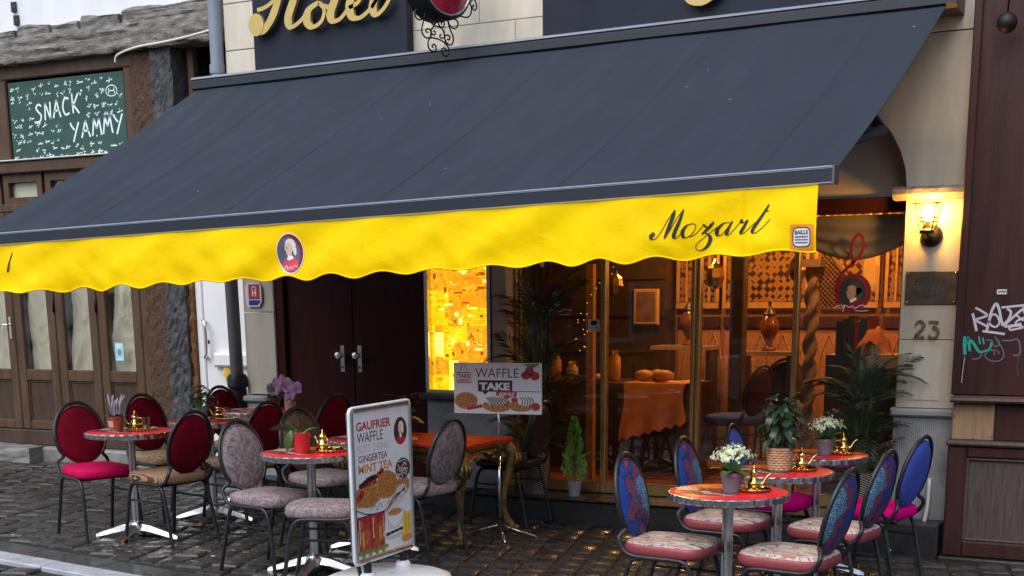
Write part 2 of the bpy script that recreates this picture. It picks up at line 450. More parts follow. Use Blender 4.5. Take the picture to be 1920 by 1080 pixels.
def stripes(t, s):
    sp = N(t, 'ShaderNodeSeparateXYZ'); t.links.new(s, sp.inputs[0])
    mu = N(t, 'ShaderNodeMath', operation='MULTIPLY', i_1=40.0); t.links.new(sp.outputs['Y'], mu.inputs[0])
    fr = N(t, 'ShaderNodeMath', operation='FRACT'); t.links.new(mu.outputs[0], fr.inputs[0])
    rp = ramp(t, [(0, (.2, .03, .03)), (.12, (.32, .22, .12)), (.26, (.05, .04, .04)), (.34, (.34, .26, .14)), (.5, (.22, .05, .04)), (.6, (.3, .2, .1)), (.74, (.09, .1, .07)), (.84, (.36, .27, .16)), (.94, (.12, .05, .04))], 'CONSTANT')
    t.links.new(fr.outputs[0], rp.inputs[0]); return rp.outputs[0]
def paisley(a, b2, c, sc=16):
    def f(t, s):
        nz = N(t, 'ShaderNodeTexNoise', i_Scale=sc*.6, i_Detail=3, i_Distortion=2.2); t.links.new(s, nz.inputs['Vector'])
        rp = ramp(t, [(.28, a), (.42, b2), (.5, c), (.56, a), (.66, b2), (.8, c)]); t.links.new(nz.outputs['Fac'], rp.inputs[0])
        vo = N(t, 'ShaderNodeTexVoronoi', i_Scale=sc*2.2); t.links.new(s, vo.inputs['Vector'])
        r2 = ramp(t, [(.0, (.55, .55, .55)), (.35, (1, 1, 1)), (.6, (.75, .72, .72))]); t.links.new(vo.outputs['Distance'], r2.inputs[0])
        mx = N(t, 'ShaderNodeMix', data_type='RGBA', blend_type='MULTIPLY', i_0=.8)
        t.links.new(rp.outputs[0], mx.inputs[6]); t.links.new(r2.outputs[0], mx.inputs[7]); return mx.outputs[2]
    return f
def peacock(t, s):
    L = t.links.new
    nz = N(t, 'ShaderNodeTexNoise', i_Scale=9, i_Detail=3, i_Distortion=.3); L(s, nz.inputs['Vector'])
    sp = N(t, 'ShaderNodeSeparateXYZ'); L(s, sp.inputs[0])
    ad = N(t, 'ShaderNodeMath', operation='MULTIPLY_ADD', i_1=1.5, i_2=.0); L(sp.outputs['Y'], ad.inputs[0])
    sm = N(t, 'ShaderNodeMath', operation='ADD'); L(ad.outputs[0], sm.inputs[0]); L(nz.outputs['Fac'], sm.inputs[1])
    rp = ramp(t, [(.0, (.012, .03, .16)), (.38, (.016, .05, .3)), (.43, (.008, .012, .05)), (.46, (.17, .03, .08)), (.57, (.2, .04, .1)), (.6, (.008, .012, .05)), (.66, (.012, .035, .16)), (.85, (.01, .03, .12))]); L(sm.outputs[0], rp.inputs[0])
    vo = N(t, 'ShaderNodeTexVoronoi', i_Scale=95, feature='DISTANCE_TO_EDGE'); L(s, vo.inputs['Vector'])
    r2 = ramp(t, [(.0, (1, 1, 1)), (.13, (0, 0, 0))]); L(vo.outputs['Distance'], r2.inputs[0])
    r3 = ramp(t, [(.0, (.12, .12, .12)), (.6, (.1, .1, .1)), (.63, (1, 1, 1)), (.9, (1, 1, 1))]); L(sm.outputs[0], r3.inputs[0])
    mu = N(t, 'ShaderNodeMath', operation='MULTIPLY'); L(r2.outputs[0], mu.inputs[0]); L(r3.outputs[0], mu.inputs[1])
    mx = N(t, 'ShaderNodeMix', data_type='RGBA'); mx.inputs[7].default_value = (.4, .66, .78, 1)
    L(mu.outputs[0], mx.inputs[0]); L(rp.outputs[0], mx.inputs[6]); return mx.outputs[2]
def feather(t, s):
    mp = N(t, 'ShaderNodeMapping', i_Scale=(2.0, 4.2, 1), i_Rotation=(0, 0, .5)); t.links.new(s, mp.inputs[0])
    nz = N(t, 'ShaderNodeTexNoise', i_Scale=2.0, i_Detail=1.5, i_Distortion=1.4); t.links.new(mp.outputs[0], nz.inputs['Vector'])
    A = (.56, .47, .4); K = (.02, .015, .018); P = (.4, .12, .08); Bl = (.1, .13, .26)
    rp = ramp(t, [(.2, A), (.36, A), (.38, K), (.405, A), (.455, (.6, .52, .46)), (.48, P), (.505, A), (.525, K), (.555, A), (.58, Bl), (.6, A), (.63, P), (.66, A), (.7, K), (.72, A)])
    t.links.new(nz.outputs['Fac'], rp.inputs[0]); return rp.outputs[0]
mt['stripe'] = cloth('striped_cloth', stripes)
mt['grey_paisley'] = cloth('grey_paisley', paisley((.3, .25, .25), (.2, .14, .15), (.36, .32, .32)))
mt['brown_paisley'] = cloth('brown_paisley', paisley((.13, .085, .05), (.07, .045, .035), (.17, .12, .07)))
mt['ochre_paisley'] = cloth('ochre_paisley', paisley((.4, .28, .14), (.26, .15, .09), (.46, .36, .22)))
mt['peacock'] = cloth('peacock_cloth', peacock, .7)
mt['feather'] = cloth('marbled_cream_cloth', feather, .55)
def weave(t, s):
    mp = N(t, 'ShaderNodeMapping', i_Rotation=(0, 0, R(45))); 
    sp = N(t, 'ShaderNodeSeparateXYZ'); t.links.new(s, sp.inputs[0])
    at = N(t, 'ShaderNodeMath', operation='ARCTAN2'); t.links.new(sp.outputs['Y'], at.inputs[0]); t.links.new(sp.outputs['X'], at.inputs[1])
    a = N(t, 'ShaderNodeMath', operation='MULTIPLY', i_1=8/math.pi*1.0); t.links.new(at.outputs[0], a.inputs[0])
    z = N(t, 'ShaderNodeMath', operation='MULTIPLY', i_1=62.0); t.links.new(sp.outputs['Z'], z.inputs[0])
    ad = N(t, 'ShaderNodeMath', operation='ADD'); t.links.new(a.outputs[0], ad.inputs[0]); t.links.new(z.outputs[0], ad.inputs[1])
    fr = N(t, 'ShaderNodeMath', operation='FRACT'); t.links.new(ad.outputs[0], fr.inputs[0])
    rp = ramp(t, [(.0, (.02, .018, .015)), (.45, (.5, .43, .3)), (.85, (.02, .018, .015))], 'CONSTANT'); t.links.new(fr.outputs[0], rp.inputs[0]); return rp.outputs[0]
mt['woven_pot'] = cloth('black_cream_weave', weave, .7)
def moorish(t, s):
    mp = N(t, 'ShaderNodeMapping', i_Scale=(1, 0, 1)); t.links.new(s, mp.inputs[0])
    vo = N(t, 'ShaderNodeTexVoronoi', i_Scale=15, i_Randomness=.35, feature='F1', distance='MANHATTAN'); t.links.new(mp.outputs[0], vo.inputs['Vector'])
    rp = ramp(t, [(0, (.5, .26, .07)), (.1, (.06, .025, .01)), (.2, (.42, .2, .05)), (.3, (.05, .02, .008)), (.42, (.5, .27, .08)), (.5, (.1, .04, .014)), (.62, (.42, .2, .05)), (.78, (.04, .016, .008))]); t.links.new(vo.outputs['Distance'], rp.inputs[0]); return rp.outputs[0]
mt['moorish'] = cloth('carved_moorish_screen', moorish, .6)
def valance(t, s):
    nz = N(t, 'ShaderNodeTexNoise', i_Scale=2.2, i_Detail=4); t.links.new(s, nz.inputs['Vector'])
    rp = ramp(t, [(.35, (.9, .58, .0)), (.65, (.97, .67, .0))]); t.links.new(nz.outputs['Fac'], rp.inputs[0]); return rp.outputs[0]
mt['valance'] = cloth('yellow_valance_cloth', valance, .55)
_v = mt['valance'].node_tree; _b = _v.nodes['Principled BSDF']; _n = N(_v, 'ShaderNodeTexNoise', i_Scale=7, i_Detail=6, i_Roughness=.55, i_Distortion=.8); _t = N(_v, 'ShaderNodeTexCoord'); _v.links.new(_t.outputs['Object'], _n.inputs['Vector'])
_u = N(_v, 'ShaderNodeBump', i_Strength=.2, i_Distance=.03); _v.links.new(_n.outputs['Fac'], _u.inputs['Height']); _v.links.new(_u.outputs[0], _b.inputs['Normal'])
mt['basket'] = M('wicker', (.52, .32, .17), .7, var=.25, scale=40)

mt['old_brass'] = M('old_brass', (.3, .22, .11), .4, metal=.8, var=.2, scale=30)

mt['crust_print'] = M('crust_print', (.78, .45, .16), .5, col2=(.5, .22, .06), scale=70, detail=8)
mt['cream_print'] = M('cream_print', (.75, .72, .68), .5, col2=(.5, .44, .4), scale=40, detail=6)

def dado(t, s):
    mp = N(t, 'ShaderNodeMapping', i_Scale=(1, 0, 1)); t.links.new(s, mp.inputs[0])
    vo = N(t, 'ShaderNodeTexVoronoi', i_Scale=24, i_Randomness=.2, feature='F1', distance='CHEBYCHEV'); t.links.new(mp.outputs[0], vo.inputs['Vector'])
    rp = ramp(t, [(0, (.5, .26, .12)), (.2, (.3, .1, .05)), (.4, (.48, .25, .13)), (.55, (.2, .07, .035)), (.75, (.42, .2, .1))]); t.links.new(vo.outputs['Distance'], rp.inputs[0]); return rp.outputs[0]
mt['dado_tile'] = cloth('patterned_dado_tile', dado, .4)
# ================================================================ THE STREET
def frame_xy(p): return p
street = MB().add([(-260, -120, gz(-260)-.02), (260, -120, gz(260)-.02), (260, 300, gz(260)-.02), (-260, 300, gz(-260)-.02)], [(0, 1, 2, 3)]).build('street', mt['mortar'])
tag(street, kind='structure')
KA = R(-5.4); KX = Vector((math.cos(KA), math.sin(KA))); KY = Vector((-math.sin(KA), math.cos(KA)))
K0 = Vector((-6.8, 6.22))                        # back edge of the pale kerb
def kp(a, b, z=0):
    p = K0+KX*a+KY*b
    return (p.x, p.y, gz(p.x)+z)
def slab(m, a0, a1, b0, b1, top, c=.008, deep=.12):
    m.add([kp(a0, b0, -deep), kp(a1, b0, -deep), kp(a1, b1, -deep), kp(a0, b1, -deep), kp(a0, b0, top-c), kp(a1, b0, top-c), kp(a1, b1, top-c), kp(a0, b1, top-c),
           kp(a0+c, b0+c, top), kp(a1-c, b0+c, top), kp(a1-c, b1-c, top), kp(a0+c, b1-c, top)],
          [(3,2,1,0),(0,1,5,4),(1,2,6,5),(2,3,7,6),(3,0,4,7),(4,5,9,8),(5,6,10,9),(6,7,11,10),(7,4,8,11),(8,9,10,11)])
kerb = MB(); slab(kerb, -9, 12, -.19, -.02, -.03); kerb = tag(kerb.build('kerb', mt['mortar']), kind='structure')
a = -5.0
for w in (1.05, .9, 1.1, .95, 1.31, 1.05, .95, 1.1, 1.0, .9, 1.2):
    m = MB(); slab(m, a+.006, a+w-.006, -.18, 0, .012+random.uniform(-.003, .003)); m.build('kerb_stone', mt['kerb'], kerb); a += w
gut = MB(); slab(gut, -9, 12, .005, .27, -.03); gut = tag(gut.build('gutter', mt['mortar']), kind='structure')
a = -5.4
for w in (.7, .8, .62, .75, .9, .66, .8, .72, .85, .7, .8, .8, .8):
    m = MB(); slab(m, a+.004, a+w-.004, .012, .265, -.004+random.uniform(-.002, .002), .006); m.build('gutter_stone', mt['gutter'], gut); a += w

SA = R(104)
ax, bx_ = Vector((math.cos(SA), math.sin(SA))), Vector((math.sin(SA), -math.cos(SA)))
def sett_shape(w, l, seed):
    r = random.Random(seed); h = .05
    j = lambda s: r.uniform(-s, s)
    base = [(-w/2+j(.008), -l/2+j(.008)), (w/2+j(.008), -l/2+j(.008)), (w/2+j(.008), l/2+j(.008)), (-w/2+j(.008), l/2+j(.008))]
    m = MB(); c = .014
    ins = [(x*(1-2*c/w), y*(1-2*c/l)) for x, y in base]
    tz = [j(.005) for _ in range(4)]
    m.add([(x, y, -h) for x, y in base]+[(x, y, -.012+t) for (x, y), t in zip(base, tz)]+[(x, y, t) for (x, y), t in zip(ins, tz)]+[(0, 0, .004+j(.002))],
          [(0,1,5,4),(1,2,6,5),(2,3,7,6),(3,0,4,7),(4,5,9,8),(5,6,10,9),(6,7,11,10),(7,4,8,11),(8,9,12),(9,10,12),(10,11,12),(11,8,12)])
    return m
SW = .178
LENS = (.16, .19, .22, .25)
shapes = {(l, s): sett_shape(SW, l, int(l*1000)+s) for l in LENS for s in range(3)}
meshes = {k: v.mesh('sett', mt['sett'], True, 40) for k, v in shapes.items()}
spots = []
o0 = Vector((-6, 7.6))
for bi in range(-46, 52):
    t = -5.2+random.uniform(0, .2)
    while t < 5.2:
        l = random.choice(LENS)
        p = o0+bx_*(bi*(SW+.013))+ax*(t+l/2)
        t += l+.013
        q = p-K0; kb = q.dot(KY)
        lim = 9.16 if p.x > -8.1 else 9.9
        if not (-13.2 < p.x < 1.5 and p.y < lim): continue
        if -.28 < kb < .36 and not kb > .345: continue
        if kb < -1.6: continue
        if p.x < -10.4 and p.y > 9.5: continue
        spots.append((p.x, p.y, l, random.randrange(3)))
def in_view(x, y, z):
    d = Vector((x, y, z-1.752)); w = d.dot(_fw)
    u = 960+2540*d.dot(_rt)/w; v = 1124-2540*d.dot(_up)/w
    return -20 < u < 1940 and v < 1100, w, u
near = []; far = []
for s in spots:
    ok, w, u = in_view(s[0], s[1], gz(s[0]))
    (near if ok else far).append((w+max(0, (u-650)/700), s))
near.sort()
sl = math.atan(SLOPE)
for i, (w, (x, y, l, k)) in enumerate(near[:300]):
    link('sett', meshes[(l, k)], street, (x, y, gz(x)+random.uniform(-.004, .004)), (random.uniform(-.018, .018), sl+random.uniform(-.018, .018), SA-R(90)+random.uniform(-.03, .03)))
rest = MB()
for w, (x, y, l, k) in near[300:]+far:
    sh = shapes[(l, k)]
    mtx = Matrix.Translation((x, y, gz(x)+random.uniform(-.005, .005))) @ Euler((random.uniform(-.018, .018), sl+random.uniform(-.018, .018), SA-R(90)+random.uniform(-.03, .03))).to_matrix().to_4x4()
    rest.add([mtx @ Vector(v) for v in sh.v], sh.f)
tag(rest.build('sett_field', mt['sett'], street, True, 40), kind='stuff')

step = tag(MB().cham(-7.5, -1.63, 9.2, 9.9, -.05, .222, c=.012).build('doorstep', mt['dark_step']), kind='structure')
for x in (-7.5, -6.35, -5.2, -4.1, -3.0):
    BX('step_slab', mt['dark_step'], step, x+.004, x+1.1, 9.175, 9.75, .2225, .236, c=.006)

# ================================================================ LEFT SHOP
shop = thing('brown_shop', 'closed brown shopfront with papered folding doors under a weathered grey beam', 'shop', (-9.8, 10, .2))
SO = Vector((9.8, -10, -.2))
def S(m, name, mat, parent=None, **k):
    m.v = [tuple(Vector(v)+SO) for v in m.v] if parent is None or parent is shop else m.v
    return m.build(name, mat, parent or shop, **k)
def SB(name, mat, *b, c=None, parent=None):
    m = MB(); m.cham(*b, c=c) if c else m.box(*b)
    m.v = [tuple(Vector(v)+SO) for v in m.v]
    return m.build(name, mat, parent or shop)
SB('plaster_wall', mt['plaster'], -22, -7.66, 10.06, 10.5, 4.0, 7.0)
SB('side_plaster', mt['plaster'], -22, -12.62, 10.0, 10.5, .1, 3.999)
SB('inner_board', mt['iron'], -12.61, -8.6, 10.2, 10.25, .1, 3.999)
SB('boarded_light', mt['brown2'], -12.4, -10.9, 10.0, 10.03, 3.05, 3.8, c=.008)
SB('end_jamb', mt['brown'], -12.61, -12.01, 9.98, 10.1, .3, 2.58, c=.01)
def rough_block(x0, x1, y0, y1, z0, z1, amp=.02, nx=10, seed=0, notch=False):
    r = random.Random(seed); m = MB(); ny, nz_ = 3, max(5, int((z1-z0)/.055))
    g = lambda i, j, k: (r.uniform(-amp, amp), r.uniform(-amp, amp)*1.2, r.uniform(-amp, amp))
    cache = {}
    def P(i, j, k):
        if (i, j, k) not in cache:
            d = g(i, j, k); e = .25 if i in (0, nx) else 1
            cache[(i, j, k)] = (x0+(x1-x0)*i/nx+d[0]*e, y0+(y1-y0)*j/ny+d[1]*(1 if j == 0 else .2), z0+(z1-z0)*k/nz_+d[2])
        return cache[(i, j, k)]
    for i in range(nx):
        for k in range(nz_): m.add([P(i,0,k),P(i+1,0,k),P(i+1,0,k+1),P(i,0,k+1)], [(0,1,2,3)])
        for j in range(ny):
            m.add([P(i,j,nz_),P(i+1,j,nz_),P(i+1,j+1,nz_),P(i,j+1,nz_)], [(0,1,2,3)])
            m.add([P(i,j,0),P(i,j+1,0),P(i+1,j+1,0),P(i+1,j,0)], [(0,1,2,3)])
    for i in (0, nx):
        for j in range(ny):
            for k in range(nz_): m.add([P(i,j,k),P(i,j+1,k),P(i,j+1,k+1),P(i,j,k+1)], [(0,1,2,3)])
    return m
def eroded(x0, x1, y0, y1, z0, z1, seed, amp=.02, dx=.022, tops=None):
    """a weathered block: front, top and underside follow layered noise stretched along the grain"""
    nx = max(6, int((x1-x0)/dx)); m = MB(); prof = [(1, 0), (.5, 0)]+[(0, k/12) for k in range(13)]+[(.5, 1), (1, 1)]; K_n = len(prof)
    def P(i, k):
        x = x0+(x1-x0)*i/nx; a, b = prof[k]; e = min(1, i/2, (nx-i)/2)
        z = z0+(z1-z0)*b; y = y0+(y1-y0)*a
        q = noise.fractal(Vector((x*1.6, z*26, seed)), .9, 2.1, 6)
        h = noise.fractal(Vector((x*5, a*3, seed+9)), 1, 2, 4)
        dd = (q*amp*1.3 if a < .6 else 0)
        zz = (tops(x) if tops and b == 1 else 0)
        return (x+h*.004, y-dd+(.012 if b in (0, 1) and a == 0 else 0)+(1-e)*.01, z+h*amp*.7*(1 if b in (0, 1) else .3)+zz)
    m.add([P(i, k) for i in range(nx+1) for k in range(K_n)], [(i*K_n+k, (i+1)*K_n+k, (i+1)*K_n+k+1, i*K_n+k+1) for i in range(nx) for k in range(K_n-1)]+[tuple(range(K_n)), tuple(nx*K_n+k for k in range(K_n-1, -1, -1))])
    return m
S(eroded(-13.2, -8.02, 9.86, 10.1, 3.92, 4.15, 3, .017), 'weathered_beam', mt['beam'], smooth=True, angle=50)
cuts = [-13.0, -12.4, -11.8, -11.2, -10.84, -10.43, -9.98, -9.62, -9.12, -8.04]
for i in range(len(cuts)-1):
    h = 4.22+[.02, 0, .03, .01, .0, .02, .0, .03, .05][i]
    S(eroded(cuts[i]+.02, cuts[i+1]-.025, 9.89, 10.1, 4.13, h, 20+i, .013, .02, lambda x: .012*math.sin(x*9)), 'beam_stump', mt['beam'], smooth=True, angle=35)
for x, z in ((-10.6, 4.42), (-10.58, 4.3)): S(rough_block(x, x+.05, 10.03, 10.07, z, z+.08, .01, 3, 77), 'iron_anchor', mt['bluestone'])
for z0, z1, y in ((3.8, 3.93, 9.97), (2.94, 3.05, 9.93), (2.58, 2.66, 9.97)):
    SB('rail', mt['brown'], -12.6, -9.1, y, 10.08, z0, z1, c=.012)
SB('drip_moulding', mt['cable'], -12.6, -9.12, 9.905, 9.97, 3.052, 3.066, c=.006)
for x0, x1 in ((-10.9, -10.7), (-9.2, -9.098), (-12.5, -12.4)):
    SB('post', mt['brown'], x0, x1, 9.965, 10.08, 3.05, 3.8, c=.01)
# short lights over the doors
for x0, x1 in ((-11.45, -10.9), (-10.86, -10.34), (-10.30, -9.76), (-9.72, -9.14)):
    m = MB(); m.box(x0, x1, 9.985, 10.06, 2.66, 2.72); m.box(x0, x1, 9.985, 10.06, 2.86, 2.94); m.box(x0, x0+.07, 9.985, 10.06, 2.72, 2.86); m.box(x1-.07, x1, 9.985, 10.06, 2.72, 2.86)
    f = S(m, 'transom_light', mt['brown'])
    BX('pane', mt['shop_glass'], f, *(v+o for v, o in zip((x0+.07, x1-.07, 10.03, 10.034, 2.72, 2.86), (SO.x, SO.x, SO.y, SO.y, SO.z, SO.z))))
    BX('paper', mt['paper'], f, *(v+o for v, o in zip((x0+.07, x1-.07, 10.05, 10.056, 2.72, 2.86), (SO.x, SO.x, SO.y, SO.y, SO.z, SO.z))))
def off(*b): return (b[0]+SO.x, b[1]+SO.x, b[2]+SO.y, b[3]+SO.y, b[4]+SO.z, b[5]+SO.z)
for i, (x0, x1) in enumerate(((-12.0, -11.43), (-11.42, -10.865), (-10.855, -10.30), (-10.29, -9.745), (-9.735, -9.19))):
    m = MB(); zs = .46; w = .105
    m.cham(*off(x0, x0+w, 9.97, 10.04, zs, 2.58), c=.008); m.cham(*off(x1-w, x1, 9.97, 10.04, zs, 2.58), c=.008)
    for z0, z1 in ((zs, .545), (.95, 1.06), (2.48, 2.58)): m.cham(*off(x0+w, x1-w, 9.974, 10.036, z0, z1), c=.008)
    d = m.build('door_leaf', mt['brown'], shop)
    BX('kick_panel', mt['brown2'], d, *off(x0+w, x1-w, 10.0, 10.02, .545, .95))
    m = MB(); b = off(x0+w, x1-w, 9.99, 10.0, .545, .95)
    for q in ((b[0], b[1], b[2], b[3], b[4], b[4]+.014), (b[0], b[1], b[2], b[3], b[5]-.014, b[5]), (b[0], b[0]+.014, b[2], b[3], b[4]+.014, b[5]-.014), (b[1]-.014, b[1], b[2], b[3], b[4]+.014, b[5]-.014)): m.box(*q)
    m.build('bead', mt['brown'], d)
    BX('pane', mt['shop_glass'], d, *off(x0+w, x1-w, 10.0, 10.004, 1.06, 2.48))
    rr = random.Random(40+i); fold = [(rr.uniform(0, 6.3), rr.uniform(3, 8), rr.uniform(-4, 4)) for _ in range(4)]
    def pf(u, v, x0=x0, x1=x1, fold=fold, w=w, a=rr.random()):
        q = sum(abs(math.sin(a+f*u*.7+g*v*1.3))*.026 for a, f, g in fold)+.02*abs(noise.noise(Vector((u*4, v*9, a*3))))
        return (x0+w-.005+(x1-x0-2*w+.01)*u+SO.x, 10.016+q+SO.y, 1.055+1.43*v+SO.z)
    m = MB().grid(pf, 14, 44); m.build('window_paper', mt['paper'], d)
    if i == 1:
        m = MB(); m.cham(*off(x1-.06, x1-.025, 9.957, 9.972, 1.36, 1.58), c=.004)
        m.tube([Vector((x1-.042, 9.96, 1.5))+SO, Vector((x1-.042, 9.92, 1.5))+SO, Vector((x1-.09, 9.91, 1.5))+SO, Vector((x1-.13, 9.912, 1.5))+SO], .009)
        m.build('door_handle', mt['chrome'], d, True, 40)
    if i in (2, 3):
        m = MB(); m.tube([Vector((x1+.004, 9.962, 1.62))+SO, Vector((x1+.004, 9.962, 1.78))+SO], .012); m.build('hinge', mt['iron'], d, True)
SB('jamb', mt['brown'], -9.185, -9.1, 9.97, 10.08, .4, 2.58, c=.01)
SB('base_board', mt['brown2'], -12.6, -9.1, 9.96, 10.1, .3, .455, c=.012)
SB('stone_sill', mt['stone_step'], -12.6, -8.58, 9.86, 10.1, .1, .3, c=.02)
m = rough_block(-9.095, -8.835, 9.95, 10.2, .12, 3.93, .006, 8, 5); S(m, 'roughcast_pier', mt['pebble'])
m = rough_block(-8.83, -8.585, 9.92, 10.2, .12, 3.93, .011, 8, 6); S(m, 'bluestone_pier', mt['bluestone'])
m = rough_block(-8.583, -8.54, 9.96, 10.2, .12, 2.6, .014, 2, 8); S(m, 'rusty_edge', mt['rust'])
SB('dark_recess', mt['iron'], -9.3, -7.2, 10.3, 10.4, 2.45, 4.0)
SB('recess_post', mt['brown'], -8.52, -8.45, 10.05, 10.12, 2.55, 3.93, c=.01)
for z in (2.75, 3.1, 3.45): SB('recess_slat', mt['brown2'], -8.45, -7.66, 10.1, 10.14, z, z+.05, c=.008)
d = SB('white_door', mt['white_door'], -8.46, -7.62, 10.02, 10.07, .2, 2.5)
SB('frame_post', mt['white_door'], -8.537, -8.463, 10.0, 10.1, .2, 2.5, c=.008)
p = lambda x, y, z: Vector((x, y, z))+SO
m = MB(); m.tube(crom([p(-8.45, 10.02, 1.53), p(-8.44, 9.97, 1.54), p(-8.40, 9.955, 1.5), p(-8.395, 9.955, 1.38), p(-8.40, 9.955, 1.25), p(-8.44, 9.97, 1.205), p(-8.45, 10.02, 1.215)], 5), .012); m.build('pull_handle', mt['chrome'], d, True)
m = MB(); m.tube([p(-8.43, 10.022, 1.35), p(-8.43, 10.012, 1.35)], .018, 10); m.build('lock', mt['iron'], d)
BX('letter_box', mt['alu'], d, *off(-8.34, -7.95, 10.0, 10.02, .83, .93), c=.006)
BX('letter_flap', mt['white_print'], d, *off(-8.24, -8.1, 9.994, 9.999, .855, .905))
BX('paper_roll', mt['white_door'], d, *off(-8.34, -7.9, 9.96, 10.018, 1.12, 1.25), c=.02)
m = MB().grid(lambda u, v: tuple(p(-8.25+.2*u, 9.99-.02*math.sin(9*u), 1.0+.09*v+.03*math.sin(7*u))), 6, 3); m.build('yellow_flyer', mt['yellow_print'], d)

ls = MB()
ls.add([(-12.6, 10.05, .1), (-12.6, 10.05, .3), (-10.5, 9.98, .3), (-10.5, 9.98, .1), (-12.6, 10.25, .1), (-12.6, 10.25, .3)], [])
ls = rough_block(-12.4, -10.5, 9.68, 9.97, .12, .305, .006, 14, 9)
tag(ls.build('stone_doorstep', mt['stone_step']), kind='structure')
# chalkboard ------------------------------------------------------------
cb = tag(MB().box(-10.68, -9.215, 9.985, 10.0, 3.06, 3.775).build('chalkboard', mt['chalk_green']), 'green chalkboard with white leaf marks reading snack yammy above the brown doors', 'chalkboard')
cf = lambda x, y, l: (-10.66+x*.0067, 9.9835-l, 3.735-y*.00425)     # photograph-like board grid, 215 by 165
board = lambda pts, w=4.2: stroke([(-10.66+x*.0067, 3.735-y*.0043) for x, y in pts], w*.0043, k=5)
W = [merge(disc((-10.66+160.5*.0067, 3.735-117*.0043), .008))]
def wr(letters, ox, oy, sx, sy, tilt):
    for st in letters: W.append(board([(ox+a*sx, oy+b*sy+a*sx*tilt) for a, b in st]))
S_ = [[(.9, .12), (.5, 0), (.2, .2), (.5, .45), (.8, .65), (.6, .95), (.1, 1.0), (-.1, .95)]]
N_ = [[(.1, 1), (.15, .5), (.2, 0)], [(.2, 0), (.5, .5), (.8, 1)], [(.8, 1), (.82, .5), (.85, 0)]]
A_ = [[(0, 1), (.25, .5), (.5, 0)], [(.5, 0), (.7, .5), (.95, 1)], [(.15, .62), (.5, .6), (.8, .6)]]
C_ = [[(.9, .1), (.4, .05), (.1, .5), (.35, .95), (.9, .9)]]
K_ = [[(.15, -.1), (.18, .5), (.2, 1)], [(.9, -.05), (.5, .35), (.2, .5)], [(.2, .5), (.5, .7), (.95, 1.05)]]
Y_ = [[(0, 0), (.2, .25), (.45, .45)], [(.95, 0), (.6, .55), (.25, 1.15)]]
M_ = [[(0, 1), (.12, .5), (.25, 0)], [(.25, 0), (.4, .35), (.5, .6)], [(.5, .6), (.65, .3), (.8, 0)], [(.8, 0), (.9, .5), (1, 1)]]
for i, g in enumerate((S_, N_, A_, C_, K_)): wr([[(a+i*1.18, b) for a, b in st] for st in g], 46, 42-i*2.0, 15, 37, -.06)
for i, g in enumerate((Y_, A_, M_, M_, Y_)): wr([[(a+i*1.2, b) for a, b in st] for st in g], 112, 86-i*1.6, 17, 35, -.03)
for g in W: decal('chalk_letter', g, lambda x, y, l: (x, 9.9838, y), mt['chalk'], cb)
rr = random.Random(11); marks = []
for gy in range(10):
    for gx in range(15):
        x = 6+gx*14.3+rr.uniform(-4, 4); y = 6+gy*16.4+rr.uniform(-4, 4)
        if 42 < x < 140 and 36 < y < 84 or 106 < x < 212 and 78 < y < 128 or 182 < x < 206 and 14 < y < 42 or rr.random() < .12: continue
        a0 = rr.uniform(-.4, .4)
        for k in range(rr.choice((3, 4, 5))):
            a = a0+k*1.05+rr.uniform(-.2, .2)+rr.choice((.3, 1.2)); r = 5.2*rr.uniform(.6, 1.2)
            marks.append(board([(x, y), (x+r*.5*math.cos(a), y-r*.55*math.sin(a)), (x+r*math.cos(a), y-r*1.1*math.sin(a))], rr.uniform(1.6, 2.8)))
tag(decal('chalk_leaves', merge(*marks), lambda x, y, l: (x, 9.984, y), mt['chalk'], cb), kind='stuff')
ring = merge(*[board([(193+10*math.cos(a), 28+11*math.sin(a)) for a in [k*.4 for k in range(17)]], 2.0), board([(188, 22), (188, 34)], 2), board([(198, 22), (198, 34)], 2), board([(188, 28), (198, 28)], 2)])
decal('chalk_emblem', ring, lambda x, y, l: (x, 9.9838, y), mt['chalk'], cb)
# notice, cable -----------------------------------------------------------
nt = tag(MB().box(-9.56, -9.455, 9.994, 9.997, 1.16, 1.33).build('notice', mt['cyan_print']), 'small pale blue notice taped to the rightmost papered pane', 'notice')
decal('print', merge(rect(-9.55, 1.305, -9.465, 1.315), rect(-9.55, 1.285, -9.48, 1.295), rect(-9.54, 1.17, -9.475, 1.178)), lambda x, y, l: (x, 9.9932, y), mt['white_print'], nt)
decal('emblem', disc((-9.507, 1.24), .026, .032), lambda x, y, l: (x, 9.9932, y), mt['pipe'], nt)
m = MB().tube(crom([(-9.16, 9.84, 3.82), (-9.12, 9.83, 3.88), (-8.9, 9.83, 3.925), (-8.6, 9.83, 3.94), (-8.3, 9.82, 3.96), (-7.9, 9.7, 3.97), (-7.7, 9.5, 3.96)], 6), .011, 6)
tag(m.build('cable', mt['cable'], None, True), 'loose white cable strung under the weathered beam', 'cable')

# ================================================================ DOWNPIPE
dp = thing('downpipe', 'grey round downpipe at the left corner of the beige facade', 'pipe', (-7.61, 9.4, 0))
MB().tube([(-.03, 0, 3.2), (-.04, 0, 7.0)], .056, 16).build('upper_pipe', mt['pipe'], dp, True, 40)
MB().tube([(0, 0, 1.05), (-.03, 0, 3.2)], .056, 16).build('middle_pipe', mt['pipe_low'], dp, True, 40)
MB().lathe([(.075, .2), (.075, .98), (.088, .99), (.088, 1.07), (.072, 1.1)], 16).build('iron_shoe', mt['iron'], dp, True, 40)
MB().lathe([(.064, 3.55), (.064, 3.62)], 16, (-.035, 0, 0)).build('joint_collar', mt['pipe'], dp, True, 40)
MB().box(-.09, .02, .02, .12, 2.5, 2.53).build('bracket', mt['iron'], dp)

